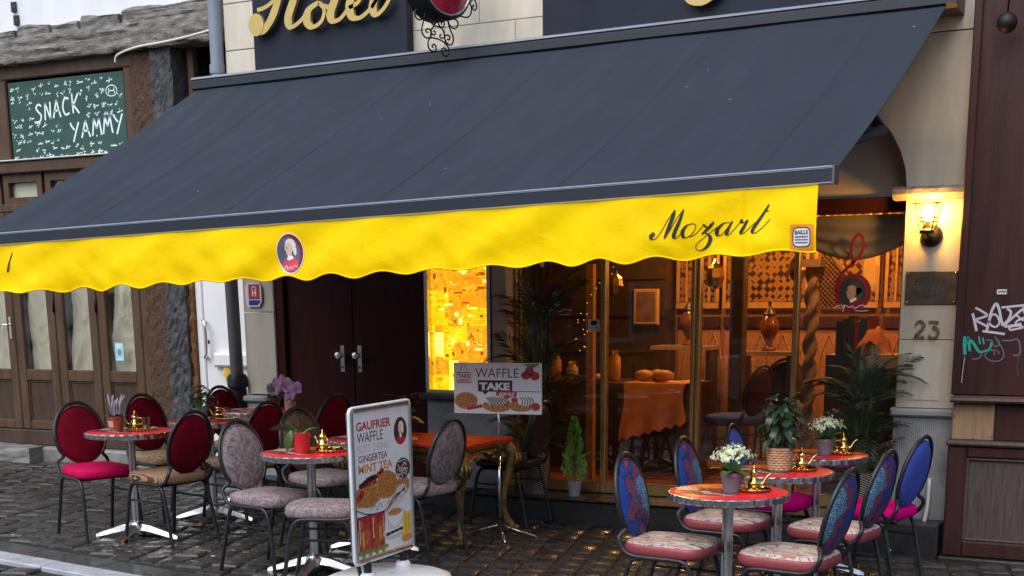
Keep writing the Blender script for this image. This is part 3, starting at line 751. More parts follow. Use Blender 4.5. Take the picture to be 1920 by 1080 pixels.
# ================================================================ HOTEL
hotel = thing('hotel_building', 'beige hotel ground floor with double door, glass front and arched pier', 'building', (0, 0, 0))
H = lambda name, mat, *b, c=None, parent=None: BX(name, mat, parent or hotel, *b, c=c)
H('side_wall', mt['beige_in'], -7.6, -7.45, 9.76, 10.9, 0, 7)
H('wall_core', mt['beige_in'], -7.6, -1.62, 9.72, 9.95, 2.95, 7)
# upper ashlar above the awning
for r_, z in enumerate((3.36, 3.72, 4.08, 4.44, 4.8)):
    H('pilaster_block', mt['cream'], -7.57, -7.235, 9.42, 9.72, z+.003, z+.357, c=.004)
    xs = [-7.23, -6.5, -5.77, -5.2, -4.63, -3.9, -3.1, -2.35, -1.62] if r_ % 2 else [-7.23, -6.1, -5.5, -4.9, -4.3, -3.5, -2.7, -1.62]
    for i in range(len(xs)-1): H('ashlar_block', mt['cream'], xs[i]+.002, xs[i+1]-.002, 9.45, 9.72, z+.002, z+.358, c=.003)
# left pilaster below the awning
for z0, z1 in ((.93, 1.62), (1.625, 2.3), (2.305, 3.0), (3.005, 3.355)): H('pilaster_block', mt['cream'], -7.535, -7.215, 9.44, 9.75, z0, z1, c=.004)
m = MB(); m.prism([(9.39+.0, .865), (9.375, .88), (9.375, .905), (9.39, .92), (9.75, .925), (9.75, .865)], -7.55, -7.2, 'x'); m.build('plinth_moulding', mt['plinth'], hotel)
H('plinth_stone', mt['kerb'], -7.54, -7.21, 9.42, 9.75, .1, .862, c=.006)
# dark double door
dd = MB(); dd.box(-7.21, -7.13, 9.46, 9.62, .236, 2.6); dd.box(-5.79, -5.735, 9.46, 9.62, .236, 2.6); dd.box(-7.13, -5.79, 9.46, 9.62, 2.5, 2.6)
df = dd.build('door_frame', mt['maroon_door'], hotel)
for x0, x1, s in ((-7.128, -6.462, 1), (-6.455, -5.792, -1)):
    lf = H('door_leaf', mt['maroon_door'], x0, x1, 9.5, 9.55, .24, 2.495, c=.004)
    hx = x1-.11 if s == 1 else x0+.055
    BX('handle_plate', mt['chrome'], lf, hx-.019, hx+.019, 9.493, 9.5, 1.13, 1.35, c=.002)
    MB().lathe([(.012, 0), (.012, .03), (.03, .038), (.034, .055), (.026, .07), (.004, .074)], 14).build('knob', mt['chrome'], lf, True, 40, (hx, 9.493, 1.27), (R(90), 0, 0))
    MB().tube([(hx, 9.4925, 1.17), (hx, 9.488, 1.17)], .009, 8).build('keyhole', mt['iron'], lf)
H('wall_above_door', mt['beige_in'], -7.21, -4.98, 9.52, 9.75, 2.602, 3.355)
# lit picture window
m = MB(); m.box(-5.73, -5.70, 9.44, 9.56, .985, 2.6); m.box(-5.165, -5.135, 9.44, 9.56, .985, 2.6); m.box(-5.7, -5.165, 9.44, 9.56, .985, 1.01); m.box(-5.7, -5.165, 9.44, 9.56, 2.3, 2.6)
lb = m.build('lit_window', mt['alu'], hotel)
def lit(name, a, b2, dark, sc, strength=.62):
    m, t, b = nodes(name); L = t.links.new
    tc = N(t, 'ShaderNodeTexCoord'); oi = N(t, 'ShaderNodeObjectInfo')
    ad = N(t, 'ShaderNodeVectorMath', operation='ADD'); L(tc.outputs['Object'], ad.inputs[0])
    mu = N(t, 'ShaderNodeVectorMath', operation='SCALE', i_Scale=37.0); cx = N(t, 'ShaderNodeCombineXYZ'); L(oi.outputs['Random'], cx.inputs[0]); L(oi.outputs['Random'], cx.inputs[2]); L(cx.outputs[0], mu.inputs[0]); L(mu.outputs[0], ad.inputs[1])
    n1 = N(t, 'ShaderNodeTexNoise', i_Scale=sc, i_Detail=2); L(ad.outputs[0], n1.inputs['Vector'])
    rp = ramp(t, [(.3, a), (.7, b2)]); L(n1.outputs['Fac'], rp.inputs[0])
    n2 = N(t, 'ShaderNodeTexNoise', i_Scale=sc*2.4, i_Detail=5, i_Distortion=1.5); L(ad.outputs[0], n2.inputs['Vector'])
    r2 = ramp(t, [(.36, (0, 0, 0)), (.41, (1, 1, 1)), (.5, (1, 1, 1)), (.52, (0, 0, 0)), (.535, (.1, .1, .1)), (.55, (1, 1, 1))]); L(n2.outputs['Fac'], r2.inputs[0])
    mx = N(t, 'ShaderNodeMix', data_type='RGBA'); L(r2.outputs[0], mx.inputs[0]); mx.inputs[6].default_value = c4(dark); L(rp.outputs[0], mx.inputs[7])
    L(mx.outputs[2], b.inputs['Emission Color']); b.inputs['Emission Strength'].default_value = strength
    b.inputs['Base Color'].default_value = c4(a); b.inputs['Roughness'].default_value = .3
    return m
lY = lit('lit_print_yellow', (.95, .52, .0), (1, .7, .02), (.55, .25, .0), 9)
lO = lit('lit_print_orange', (.85, .27, .005), (.95, .42, .01), (.32, .09, .0), 9)
lR = lit('lit_print_mixed', (.8, .22, .005), (1, .55, .02), (.25, .05, .0), 14)
lW = lit('lit_print_hot', (1, .72, .05), (1, .85, .25), (.9, .5, .0), 5, 1.0)
X0, X1, Z0, Z1 = -5.7, -5.165, 1.01, 2.3
def LT(mat, a, b, c, d): BX('lit_tile', mat, lb, X0+a*.535+.001, X0+b*.535-.001, 9.5+random.uniform(0, .002), 9.52, c+.001, d-.001)
for t_ in ((lR, 0, .27, 1.79, 1.95), (lO, .27, .55, 1.79, 1.95), (lR, .55, .9, 1.79, 1.95), (lO, .9, 1, 1.79, 1.95),
           (lY, 0, .29, 1.65, 1.79), (lO, .29, .47, 1.65, 1.79), (lO, .47, 1, 1.65, 1.79), (lY, 0, .28, 1.51, 1.65), (lR, .28, .55, 1.51, 1.65), (lY, .55, 1, 1.51, 1.65),
           (lY, 0, .05, 1.24, 1.51), (lW, .05, .19, 1.27, 1.46), (lO, .05, .19, 1.46, 1.51), (lO, .05, .19, 1.24, 1.27), (lY, .19, .34, 1.24, 1.51), (lR, .34, .6, 1.24, 1.38), (lY, .34, .6, 1.38, 1.51), (lR, .6, 1, 1.3, 1.51), (lO, .6, 1, 1.24, 1.3),
           (lR, 0, .29, 1.12, 1.24), (lW, .29, .44, 1.01, 1.24), (lO, .44, 1, 1.01, 1.24), (lY, 0, .29, 1.01, 1.12), (lO, 0, .4, 1.95, 2.12), (lY, .4, 1, 1.95, 2.12), (lR, 0, 1, 2.12, 2.3)): LT(*t_)
for k in range(6):
    z = 1.535+k*.018; BX('lit_line', mt['stem'], lb, X0+.57*.535, X0+.96*.535, 9.4985, 9.4995, z, z+.0025)
rl_ = random.Random(14)
lm = [glow('lit_mark_brown', (.42, .12, .0), .32), glow('lit_mark_orange', (.8, .26, .0), .5), glow('lit_mark_pale', (1, .78, .2), .8)]
for k in range(64):
    x_, z_ = rl_.uniform(X0+.02, X1-.03), rl_.uniform(1.03, 1.97); kind = rl_.random(); mm = rl_.choice(lm)
    if kind < .35: g_ = rect(x_, z_, x_+rl_.uniform(.02, .08), z_+rl_.uniform(.006, .03))
    elif kind < .7: g_ = stroke([(x_, z_), (x_+rl_.uniform(-.03, .03), z_+rl_.uniform(.01, .04)), (x_+rl_.uniform(0, .05), z_+rl_.uniform(-.02, .04)), (x_+rl_.uniform(.02, .06), z_)], rl_.uniform(.002, .006), k=4)
    else: g_ = disc((x_, z_), rl_.uniform(.006, .02), rl_.uniform(.006, .03), 10)
    decal('lit_print', ([(min(max(a, X0+.003), X1-.003), b) for a, b in g_[0]], g_[1]), lambda x, z, l, q=.0004*(k % 5): (x, 9.4983-q, z), mm, lb)
H('window_sill', mt['bluestone'], -5.76, -5.11, 9.36, 9.6, .935, .983, c=.012)
H('apron_wall', mt['plinth'], -5.732, -5.0, 9.46, 9.7, .236, .934)
H('slim_pier', mt['beige_in'], -5.13, -5.0, 9.45, 9.72, .985, 2.6, c=.004)
# arched front
arch = [(-1.622, 3.355), (-1.622, 2.415), (-2.005, 2.415)]
for k in range(25):
    a = math.pi*k/24; arch.append((-3.495+1.49*math.cos(a), 2.416+.9*math.sin(a)))
arch += [(-4.985, 2.415), (-5.0, 2.415), (-5.0, 3.355)]
m = MB(); ring_n = []
top = [(x, z) for x, z in arch]
# wall strips between arch curve and straight top
pts = [(-3.495+1.49*math.cos(math.pi*k/24), 2.416+.9*math.sin(math.pi*k/24)) for k in range(25)]
def strip(x0, z0, x1, z1): m.add([(x0,9.45,z0),(x1,9.45,z1),(x1,9.45,3.355),(x0,9.45,3.355),(x0,9.66,z0),(x1,9.66,z1),(x1,9.66,3.355),(x0,9.66,3.355)], [(1,0,3,2),(4,5,6,7),(0,1,5,4)])
strip(-1.622, 2.416, -2.005, 2.416)
for k in range(24): strip(*pts[k], *pts[k+1])
strip(-4.985, 2.416, -4.999, 2.416)
m.build('arch_wall', mt['beige'], hotel)
H('tympanum', mt['beige_in'], -4.99, -2.0, 9.67, 9.74, 2.37, 3.36)
H('lintel', mt['maroon_door'], -4.99, -2.0, 9.6, 9.72, 2.27, 2.369, c=.006)
H('pier_shaft', mt['beige'], -2.003, -1.622, 9.45, 9.85, 1.43, 2.33, c=.003)
H('pier_shaft', mt['beige'], -2.003, -1.622, 9.453, 9.85, .975, 1.427, c=.003)
H('pier_panel', mt['cream'], -1.9, -1.72, 9.447, 9.453, 1.03, 1.38)
m = MB(); m.prism([(9.42, 2.33), (9.37, 2.34), (9.345, 2.365), (9.345, 2.395), (9.36, 2.412), (9.86, 2.412), (9.86, 2.33)], -2.075, -1.615, 'x'); m.build('capital', mt['cap'], hotel)
H('pier_moulding', mt['plinth'], -2.03, -1.61, 9.395, 9.85, .918, .972, c=.014)
m = MB(); xs = [-2.01+.395*i/62 for i in range(63)]
prof = [(x, 9.425 if i % 2 else 9.432) for i, x in enumerate(xs)]
for i in range(62):
    (xa, ya), (xb, yb) = prof[i], prof[i+1]
    m.add([(xa, ya, -.05), (xb, yb, -.05), (xb, yb, .917), (xa, ya, .917)], [(0, 1, 2, 3)])
m.box(-2.01, -1.615, 9.44, 9.85, -.05, .917); m.build('ribbed_plinth', mt['plinth'], hotel)
# glass front
GY = 9.6
for x, w in ((-4.985, .04), (-4.236, .042), (-3.52, .03), (-3.48, .03), (-2.757, .04), (-2.02, .03)):
    H('mullion', mt['gold_frame'], x-w/2, x+w/2, GY-.03, GY+.03, .24, 2.27, c=.005)
for x0, x1 in ((-4.965, -4.257), (-4.215, -3.535), (-3.465, -2.777), (-2.737, -2.035)):
    H('bottom_rail', mt['gold_frame'], x0+.001, x1-.001, GY-.025, GY+.025, .24, .325, c=.005)
    H('glass_pane', mt['glass'], x0, x1, GY-.003, GY+.003, .325, 2.27)
# ================================================================ MAROON WOODEN SHOPFRONT
wf = thing('wooden_shopfront', 'dark maroon panelled wooden shopfront with graffiti and a bare wood patch', 'shopfront', (-1.6, 9.3, 0))
O = (-1.6, 9.3, 0)
def WB(name, mat, x0, x1, y0, y1, z0, z1, c=None, parent=None):
    return BX(name, mat, parent or wf, x0+1.6, x1+1.6, y0-9.3, y1-9.3, z0, z1, c=c)
WB('upper_board', mt['maroon_wood'], -1.603, -.9, 9.355, 9.9, 1.075, 5.2, c=.008)
WB('upper_board', mt['maroon_wood'], -.895, -.2, 9.357, 9.9, 1.075, 5.2, c=.008)
WB('upper_board', mt['maroon_wood'], -.195, 1.2, 9.353, 9.9, 1.075, 5.2, c=.008)
WB('corner_post', mt['maroon_wood'], -1.622, -1.57, 9.33, 9.354, 1.08, 5.2, c=.006)
m = MB(); m.prism([(.0, 1.03), (-.07, 1.035), (-.085, 1.05), (-.08, 1.066), (-.05, 1.073), (.3, 1.074), (.3, 1.03)], -.005, 2.8, 'x'); m.build('ledge', mt['maroon_worn'], wf)
WB('middle_board', mt['maroon_wood'], -1.333, 1.2, 9.3, 9.6, .79, 1.029, c=.005)
WB('bare_patch', mt['plywood'], -1.597, -1.335, 9.303, 9.6, .79, 1.029, c=.003)
for hx, hz in ((-1.585, 1.01), (-1.585, .94), (-1.345, .81), (-1.46, .795)):
    m = MB(); m.tube([(hx+1.6, .002, hz), (hx+1.6, .0, hz)], .005, 8); m.build('nail_hole', mt['ink'], wf)
WB('shelf_moulding', mt['maroon_worn'], -1.61, 1.2, 9.185, 9.6, .757, .789, c=.012)
fr_ = MB()
for b in ((-1.6, -1.48, .02, .756), (-.35, -.24, .02, .756)): fr_.cham(b[0]+1.6, b[1]+1.6, -.09, .2, b[2], b[3], c=.012)
fr_.cham(.12, 1.25, -.0885, .2, .68, .756, c=.012); fr_.cham(.12, 1.25, -.0885, .2, .02, .13, c=.012)
fr_.build('panel_frame', mt['maroon_wood'], wf)
WB('sunk_panel', mt['maroon_worn'], -1.481, -.34, 9.245, 9.4, .128, .682)
bd = MB()
for b in ((-1.48, -1.462, .13, .68), (-.37, -.352, .13, .68), (-1.462, -.37, .13, .148), (-1.462, -.37, .662, .68)): bd.cham(b[0]+1.6, b[1]+1.6, -.078, -.052, b[2], b[3], c=.006)
bd.build('panel_bead', mt['maroon_worn'], wf)
WB('skirting', mt['dark_step'], -1.615, 1.2, 9.17, 9.5, -.1, .019, c=.01)
WB('lower_panel_right', mt['maroon_wood'], -.235, 1.2, 9.22, 9.5, .02, .756)
gf = lambda x, y, l: (x+1.6, .0535-l, y)
gp = lambda pts, w, k=6, sharp=False: stroke([(-1.511+(u/5.4-87)*.00339, 1.645-(v/5.4-55)*.00338) for u, v in pts], w*.00063, k=k, sharp=sharp)
wh = [([(455, 365), (480, 450), (505, 545)], 26), ([(480, 310), (540, 340), (600, 385), (545, 410), (490, 432), (545, 465), (610, 500)], 22), ([(605, 545), (622, 450), (640, 350), (680, 268), (715, 330), (735, 410), (760, 490)], 26),
      ([(615, 470), (645, 385), (690, 385), (725, 450), (700, 500), (650, 490), (615, 440)], 20), ([(735, 308), (850, 295), (975, 285)], 22), ([(790, 320), (830, 350), (815, 420), (760, 490)], 24), ([(970, 300), (880, 380), (780, 490), (850, 490), (940, 470)], 24),
      ([(950, 330), (970, 400), (900, 440), (880, 470)], 20), ([(880, 380), (930, 420), (960, 440)], 18), ([(830, 530), (830, 505), (900, 490), (960, 505), (900, 522), (830, 535)], 20), ([(565, 545), (680, 560), (785, 575)], 24)]
for p_, w_ in wh: decal('silver_graffiti', gp(p_, w_), lambda x, y, l, q=random.uniform(0, .0008): (x+1.6, .0535-q, y), mt['graf_white'], wf)
te = [([(382, 600), (395, 700), (405, 790)], 34), ([(385, 620), (410, 680), (425, 610), (440, 680), (450, 750)], 26), ([(450, 640), (490, 680), (525, 735), (560, 765)], 28), ([(532, 600), (548, 680)], 16), ([(572, 612), (588, 680)], 16), ([(560, 765), (610, 745), (645, 730), (660, 660)], 20)]
for p_, w_ in te: decal('teal_graffiti', gp(p_, w_), lambda x, y, l, q=random.uniform(0, .0008): (x+1.6, .0537-q, y), mt['graf_teal'], wf)
fa = [([(610, 640), (660, 640), (690, 700), (740, 680), (720, 630)], 14), ([(690, 600), (720, 650), (770, 720), (790, 800), (740, 850), (650, 840), (605, 790), (640, 745), (720, 740)], 13), ([(760, 640), (850, 640), (910, 625), (945, 700), (940, 780), (880, 790)], 15), ([(480, 832), (540, 825), (575, 780)], 16), ([(690, 750), (700, 790)], 14), ([(730, 745), (745, 780)], 14)]
for p_, w_ in fa: decal('faded_graffiti', gp(p_, w_), lambda x, y, l, q=random.uniform(0, .0008): (x+1.6, .0532-q, y), mt['graf_grey'], wf)
decal('paint_drip', gp([(405, 810), (395, 920), (388, 1080)], 6), gf, mt['graf_white'], wf)
decal('paint_drip', gp([(940, 800), (930, 880), (945, 1000)], 4), gf, mt['graf_grey'], wf)
sk = tag(MB().box(-1.378, -1.318, 9.349, 9.352, 1.722, 1.752).build('sticker', mt['white_print']), 'tiny white sticker on the maroon boards above the graffiti', 'sticker')
decal('print', merge(*[stroke([(-1.372+k*.013, 1.727), (-1.368+k*.013, 1.747), (-1.362+k*.013, 1.73), (-1.36+k*.013, 1.745)], .003) for k in range(4)]), lambda x, y, l: (x, 9.3484, y), mt['black_print'], sk)
bl = thing('ball_lamp', 'small black ball hanging from a rod at the top of the maroon boards', 'ball', (-1.4, 9.18, 3.33))
MB().ball((0, 0, 0), .062, 18, 12).build('ball', mt['iron'], bl, True)
MB().tube([(0, 0, .05), (.02, 0, .5), (.02, .18, .56)], .006, 6).build('rod', mt['iron'], bl, True)

# ================================================================ AWNING
aw = thing('awning', 'large slate grey retractable awning with yellow scalloped valance over the terrace', 'awning', (0, 0, 0))
AL, AR = -7.9, -1.765
zb = lambda x: 2.335+(x+1.765)*.0275
zw = lambda x: 3.43+(x+7.68)*.0107
YB = 6.70
def can(u, v):
    x = AL+.2+(AR-AL-.2)*u; y = 9.22+(YB+.04-9.22)*v
    sag = -.045*math.sin(math.pi*v)*(1-.15*math.cos(u*18))
    return (x, y, zw(x)-.01+(zb(x)-.012-zw(x)+.01)*v+sag+.003*math.sin(u*31+v*3))
m = MB().grid(can, 60, 24)
n0 = len(m.v)
m.add([(x, y, z-.004) for x, y, z in m.v], [tuple(reversed(f)) for f in m.f])
m.build('canopy', mt['canopy'], aw, True)
for u in (.165, .36, .55, .745, .93):
    m = MB(); P0 = [can(u-.0011, v/24) for v in range(25)]; P1 = [can(u+.0011, v/24) for v in range(25)]
    vs = [];
    for p_, q_ in zip(P0, P1): vs += [(p_[0], p_[1], p_[2]+.0015), (q_[0], q_[1], q_[2]+.0015)]
    m.add(vs, [(2*i, 2*i+1, 2*i+3, 2*i+2) for i in range(24)]); m.build('seam', mt['canopy'], aw, True)
def loft(prof, x0, x1, zf):
    n = len(prof); m = MB()
    vs = [(x0, y, zf(x0)+z) for y, z in prof]+[(x1, y, zf(x1)+z) for y, z in prof]
    return m.add(vs, [tuple(range(n-1, -1, -1)), tuple(range(n, 2*n))]+[(i, n+i, n+(i+1) % n, (i+1) % n) for i in range(n)])
loft([(9.16, -.02), (9.16, .035), (9.175, .058), (9.2, .068), (9.44, .07), (9.44, -.05), (9.2, -.045)], -7.73, -1.7, zw).build('cassette', mt['cassette'], aw)
loft([(9.158, .05), (9.168, .06), (9.185, .0705), (9.19, .0715), (9.17, .056)], -7.735, -1.695, zw).build('cassette_edge', mt['pipe'], aw)
loft([(YB-.035, -.008), (YB-.02, 0), (YB+.045, 0), (YB+.05, -.06), (YB+.02, -.083), (YB-.025, -.083), (YB-.035, -.075)], AL, AR, zb).build('front_bar', mt['bar'], aw)
loft([(YB-.0375, -.012), (YB-.022, .0015), (YB+.004, .0025), (YB-.02, -.001)], AL, AR, zb).build('bar_highlight', mt['bar_glint'], aw)  # bright strip laid on for the sky's reflection along the upper bevel
loft([(YB-.037, -.075), (YB-.037, -.0785), (YB-.027, -.085), (YB-.028, -.082)], AL, AR, zb).build('bar_lip', mt['bar_glint'], aw)
m = MB().box(AR, AR+.01, YB-.036, YB+.05, zb(AR)-.085, zb(AR)+.002); m.build('end_cap', mt['chrome'], aw)
VL, VR = -7.85, -1.832
def vy(x, t):        # t 0 top .. 1 hem
    return 6.672+t*(.006*math.sin(x*19+.6)+.009*math.sin(x*7.3)+.034*noise.noise(Vector((x*2.6+t*1.1, t*.9, 3.3)))+.011*noise.noise(Vector((x*7-t*2.2, t*2, 8))))+.003*math.sin(x*12+t*7)-.004*math.exp(-((x*3.03+.4) % 1-.5)**2*60)*t
def hem(x): return zb(x)-.388+.0135*math.cos((x+1.99)*2*math.pi/.332+.5*math.sin(x*2.3))*(1+.35*math.sin(x*3.7))+.004*math.sin(x*3.1)
def val(u, v):
    x = VL+(VR-VL)*u; z0 = zb(x)-.08
    return (x, vy(x, v), z0+(hem(x)-z0)*v)
m = MB().grid(val, 360, 12); nv = len(m.v)
m.add([(x, y+.003, z) for x, y, z in m.v], [tuple(reversed(f)) for f in m.f])
vl = m.build('valance', mt['valance'], aw, True)
m = MB().tube([(VL+(VR-VL)*i/300, vy(VL+(VR-VL)*i/300, 1)-.001, hem(VL+(VR-VL)*i/300)) for i in range(301)], .0042, 6); m.build('hem', mt['valance'], vl, True)
def von(x, z, l):
    t = min(1, max(0, (zb(x)-.08-z)/(zb(x)-.08-hem(x))))
    return (x, vy(x, t)-.0035-l, z)
for sx in (-6.75, -5.6, -4.45, -3.32, -2.2):
    for dx in (-.006, .006):
        pts_ = [(sx+dx+.002*math.sin(k*2.1), zb(sx)-.085-k*.011) for k in range(29)]
        decal('stitch', merge(*[rect(a-.0012, b-.003, a+.0012, b+.003) for a, b in pts_[::1]]), von, mt['valance'], vl)
# lettering, traced as pen strokes on a 1920-wide sheet
MOZ = [[(205, 468), (186, 478), (178, 500), (192, 522), (225, 512), (270, 450), (330, 345), (396, 255)], [(396, 255), (374, 325), (335, 425), (298, 516)], [(298, 516), (360, 420), (420, 325), (478, 250)], [(478, 250), (440, 355), (388, 470), (392, 510), (425, 495), (470, 445)],
       [(560, 378), (505, 398), (466, 455), (478, 502), (520, 498), (568, 452), (590, 395), (560, 378)], [(520, 498), (575, 480), (640, 415), (660, 385)], [(655, 382), (690, 412), (722, 390), (752, 362)], [(752, 362), (700, 420), (640, 474)], [(636, 472), (672, 462), (708, 488), (714, 530), (682, 588), (625, 622), (584, 606), (592, 566), (650, 512), (730, 448), (790, 405)],
       [(890, 368), (835, 378), (782, 430), (778, 478), (812, 482), (862, 432), (905, 372)], [(918, 355), (880, 425), (866, 470), (890, 476), (945, 418), (1008, 340)], [(1008, 340), (1002, 362), (1020, 372), (1050, 352)], [(1062, 345), (1030, 400), (1000, 455), (1020, 468), (1075, 420), (1130, 370)],
       [(1248, 212), (1195, 300), (1130, 400), (1108, 445), (1126, 464), (1180, 432), (1262, 342)], [(1222, 262), (1236, 268), (1250, 268)]]
def sheet(strokes, fx, fz, thin, thick):
    return merge(*[stroke([(fx(u, v), fz(u, v)) for u, v in s], thin, thick) for s in strokes])
vx = lambda u, v: -2.371+((u/4.8+1180)-1330)*.00276+((v/4.8+340)-430)*.00006
vz = lambda u, v: 2.058-((u/4.8+1180)-1330)*.00008-((v/4.8+340)-430)*.00258
for s_ in MOZ: decal('script_letter', stroke([(vx(u, v), vz(u, v)) for u, v in s_], .0035, .021), lambda x, z, l, q=random.uniform(0, .0006): von(x, z, q), mt['ink'], vl)
decal('script_letter', disc((vx(196, 478), vz(196, 478)), .011), lambda x, z, l: von(x, z, .0008), mt['ink'], vl)
decal('script_letter', stroke([(-7.225, 2.055), (-7.25, 2.0), (-7.275, 1.945), (-7.28, 1.93), (-7.268, 1.935), (-7.245, 1.97)], .003, .013), von, mt['ink'], vl)
# oval portrait patch
ox, oz = -4.967, 1.998
def ov(x, y): return (ox+x, oz+y)
E_ = [('patch_border', disc(ov(0, 0), .097, .117, 32), 'white_print', 0), ('patch_ring', disc(ov(0, 0), .092, .111, 32), 'maroon_print', .0006), ('patch_ground', disc(ov(-.009, -.004), .078, .1, 32), 'slate_print', .0012),
      ('coat', poly(ov(-.062, -.07), ov(-.045, -.03), ov(-.01, -.02), ov(.03, -.015), ov(.062, -.07), ov(.03, -.1), ov(-.03, -.1)), 'pink_print', .0018),
      ('wig', merge(disc(ov(.005, .048), .037, .036, 18), poly(ov(.02, .04), ov(.045, .03), ov(.04, .002), ov(.02, -.002)), disc(ov(.033, .01), .012, .022, 12)), 'wig_print', .0024),
      ('face', poly(ov(-.032, .055), ov(-.03, .03), ov(-.038, .02), ov(-.03, .012), ov(-.03, -.005), ov(-.015, -.014), ov(.005, -.008), ov(.016, .02), ov(.012, .052), ov(-.01, .066)), 'skin_print', .003),
      ('collar', poly(ov(-.02, -.012), ov(.012, -.012), ov(.02, -.03), ov(-.02, -.04), ov(-.03, -.03)), 'white_print', .0036), ('eye', disc(ov(-.02, .032), .004, .004, 8), 'ink', .0036),
      ('signature', stroke([ov(-.05, -.09), ov(-.035, -.07), ov(-.025, -.09), ov(-.005, -.075), ov(.005, -.088), ov(.03, -.07), ov(.05, -.08)], .003), 'white_print', .0036)]
for n_, g_, m_, l_ in E_: decal(n_, g_, lambda x, z, l, q=l_: von(x, z, q), mt[m_], vl, sub=4)
decal('maker_patch', rect(-1.958, 1.948, -1.845, 2.068), von, mt['sticker_orange'], vl, sub=4)
def rr_poly(cx, cz, w, h, r, n=5):
    out = []
    for qx, qz, a in ((1, 1, 0), (-1, 1, 90), (-1, -1, 180), (1, -1, 270)):
        for k in range(n+1):
            t = R(a+90*k/n); out.append((cx+qx*(w/2-r)+r*math.cos(t), cz+qz*(h/2-r)+r*math.sin(t)))
    return out, [tuple(range(len(out)))]
decal('patch_rim', rr_poly(-1.902, 2.008, .088, .094, .024), lambda x, z, l: von(x, z, .0006), mt['ink'], vl, sub=4)
decal('patch_field', rr_poly(-1.902, 2.008, .078, .084, .02), lambda x, z, l: von(x, z, .0012), mt['white_print'], vl, sub=4)
decal('patch_name', fit(text('BAïLLE', .02, .0006), -1.935, 2.021, .066, .019), lambda x, z, l: von(x, z, .0018), mt['ink'], vl)
rl = random.Random(5)
for k_ in range(3):
    xx = -1.934; bits = []
    while xx < -1.872:
        w_ = rl.uniform(.003, .008); bits.append(rect(xx, 2.006-.0135*k_, min(xx+w_, -1.87), 2.013-.0135*k_)); xx += w_+.0018
    decal('patch_print', merge(*bits), lambda x, z, l: von(x, z, .0018), mt['blue_print'] if k_ == 1 else mt['ink'], vl)
for x in (-7.0, -2.6):
    m = MB(); m.tube([(x, 9.25, zw(x)-.12), (x+.75, 8.0, 2.62), (x+.1, YB+.08, zb(x)-.06)], [.03, .035, .028], 8); m.build('folding_arm', mt['cassette'], aw)

rf = random.Random(17)
for k_ in range(12):
    u_, v_ = rf.uniform(.15, .98), rf.uniform(.08, .96); q_ = rf.uniform(.0025, .006)
    c_ = [can(u_+q_/6*math.cos(a)*rf.uniform(.5, 1.2), v_+q_/2.7*math.sin(a)*rf.uniform(.5, 1.4)) for a in [b*.9 for b in range(7)]]
    MB().add([(x, y, z+.002) for x, y, z in c_], [tuple(range(7))]).build('bird_speck', mt['grey_print'], aw)
# ================================================================ SIGNS ON THE WALL
def sign_panel(label, x0, x1, z0, z1):
    p_ = thing('sign_panel', label, 'sign', (x0, 9.36, z0))
    MB().cham(0, x1-x0, 0, .08, 0, z1-z0, c=.008).build('panel', mt['navy'], p_)
    return p_
s1 = sign_panel('navy sign board with raised gold script at the upper left of the awning', -7.232, -5.772, 3.5, 5.0)
hx = lambda u: -6.366+((u/2.8235+380)-640)*.00492
hz = lambda u, v: 3.829-((u/2.8235+380)-640)*.00046-(v/2.8235-40)*.00388
HOT = [[(440, -150), (425, -20), (385, 90), (335, 165), (295, 185), (270, 165), (272, 130), (300, 125)], [(300, 60), (345, 45), (400, 5), (470, -70)], [(560, -150), (510, -10), (470, 100), (485, 150), (535, 120), (570, 80)], [(640, 20), (585, 60), (572, 120), (602, 150), (650, 120), (668, 60), (640, 20)], [(660, 40), (700, 40), (730, -20)], [(770, -110), (735, -10), (702, 80), (715, 118), (755, 105), (800, 50)],
       [(800, 50), (850, 20), (870, -30), (840, -40), (805, 30), (815, 95), (860, 100), (920, 50)], [(920, 50), (985, -60), (1010, -150), (980, -150), (945, -30), (925, 50), (945, 85), (985, 50), (1015, 0)], [(690, -50), (760, -60), (810, -60)]]
def v2(g): return g
for s_ in HOT: decal('gold_letter', stroke([(hx(u), hz(u, v)) for u, v in s_], .03, .072, k=8, power=1.0), lambda x, z, l, q=random.uniform(0, .004): (x+7.232, -.075+q+l, z-3.5), mt['gold_letter'], s1, thick=.03)
decal('gold_letter', disc((hx(290), hz(290, 140)), .075, .085, 20), lambda x, z, l: (x+7.232, -.077+l, z-3.5), mt['gold_letter'], s1, thick=.03)
s2 = sign_panel('navy sign board with raised gold script right of the hanging round sign', -4.633, -1.7, 3.56, 5.0)
for s_ in MOZ: decal('gold_letter', stroke([(-4.35+(u-178)*.0021, 4.53-(v-212)*.0021) for u, v in s_], .05, .095, power=1.0), lambda x, z, l, q=random.uniform(0, .004): (x+4.633, -.075+q+l, z-3.56), mt['gold_letter'], s2, thick=.03)

hs = thing('hanging_sign', 'round black sign with crimson face and iron scrollwork above the awning', 'sign', (-5.25, 8.95, 3.93), R(-16))
pr = [(.25, -.1), (.27, -.09), (.27, .07), (.255, .085), (.235, .085)]
MB().lathe(pr, 36, caps=True).build('drum', mt['iron'], hs, True, 40, rot=(0, R(90), 0))
MB().lathe([(.236, .086), (.2, .098), (.1, .108), (.004, .11)], 36).build('red_face', M('crimson_face', (.5, .008, .035), .25, col2=(.16, .01, .03), scale=5, coat=.5), hs, True, 40, rot=(0, R(90), 0))
m = MB().tube([(.09, .238*math.cos(k*.2), .238*math.sin(k*.2)) for k in range(32)], .007, 6, closed=True); m.build('face_ring', mt['chrome'], hs, True)
def spiral(c, r, turns, a0, sgn=1): return [(c[0]+r*(1-k/24*.8)*math.cos(a0+sgn*turns*2*math.pi*k/24), c[1]+r*(1-k/24*.8)*math.sin(a0+sgn*turns*2*math.pi*k/24)) for k in range(25)]
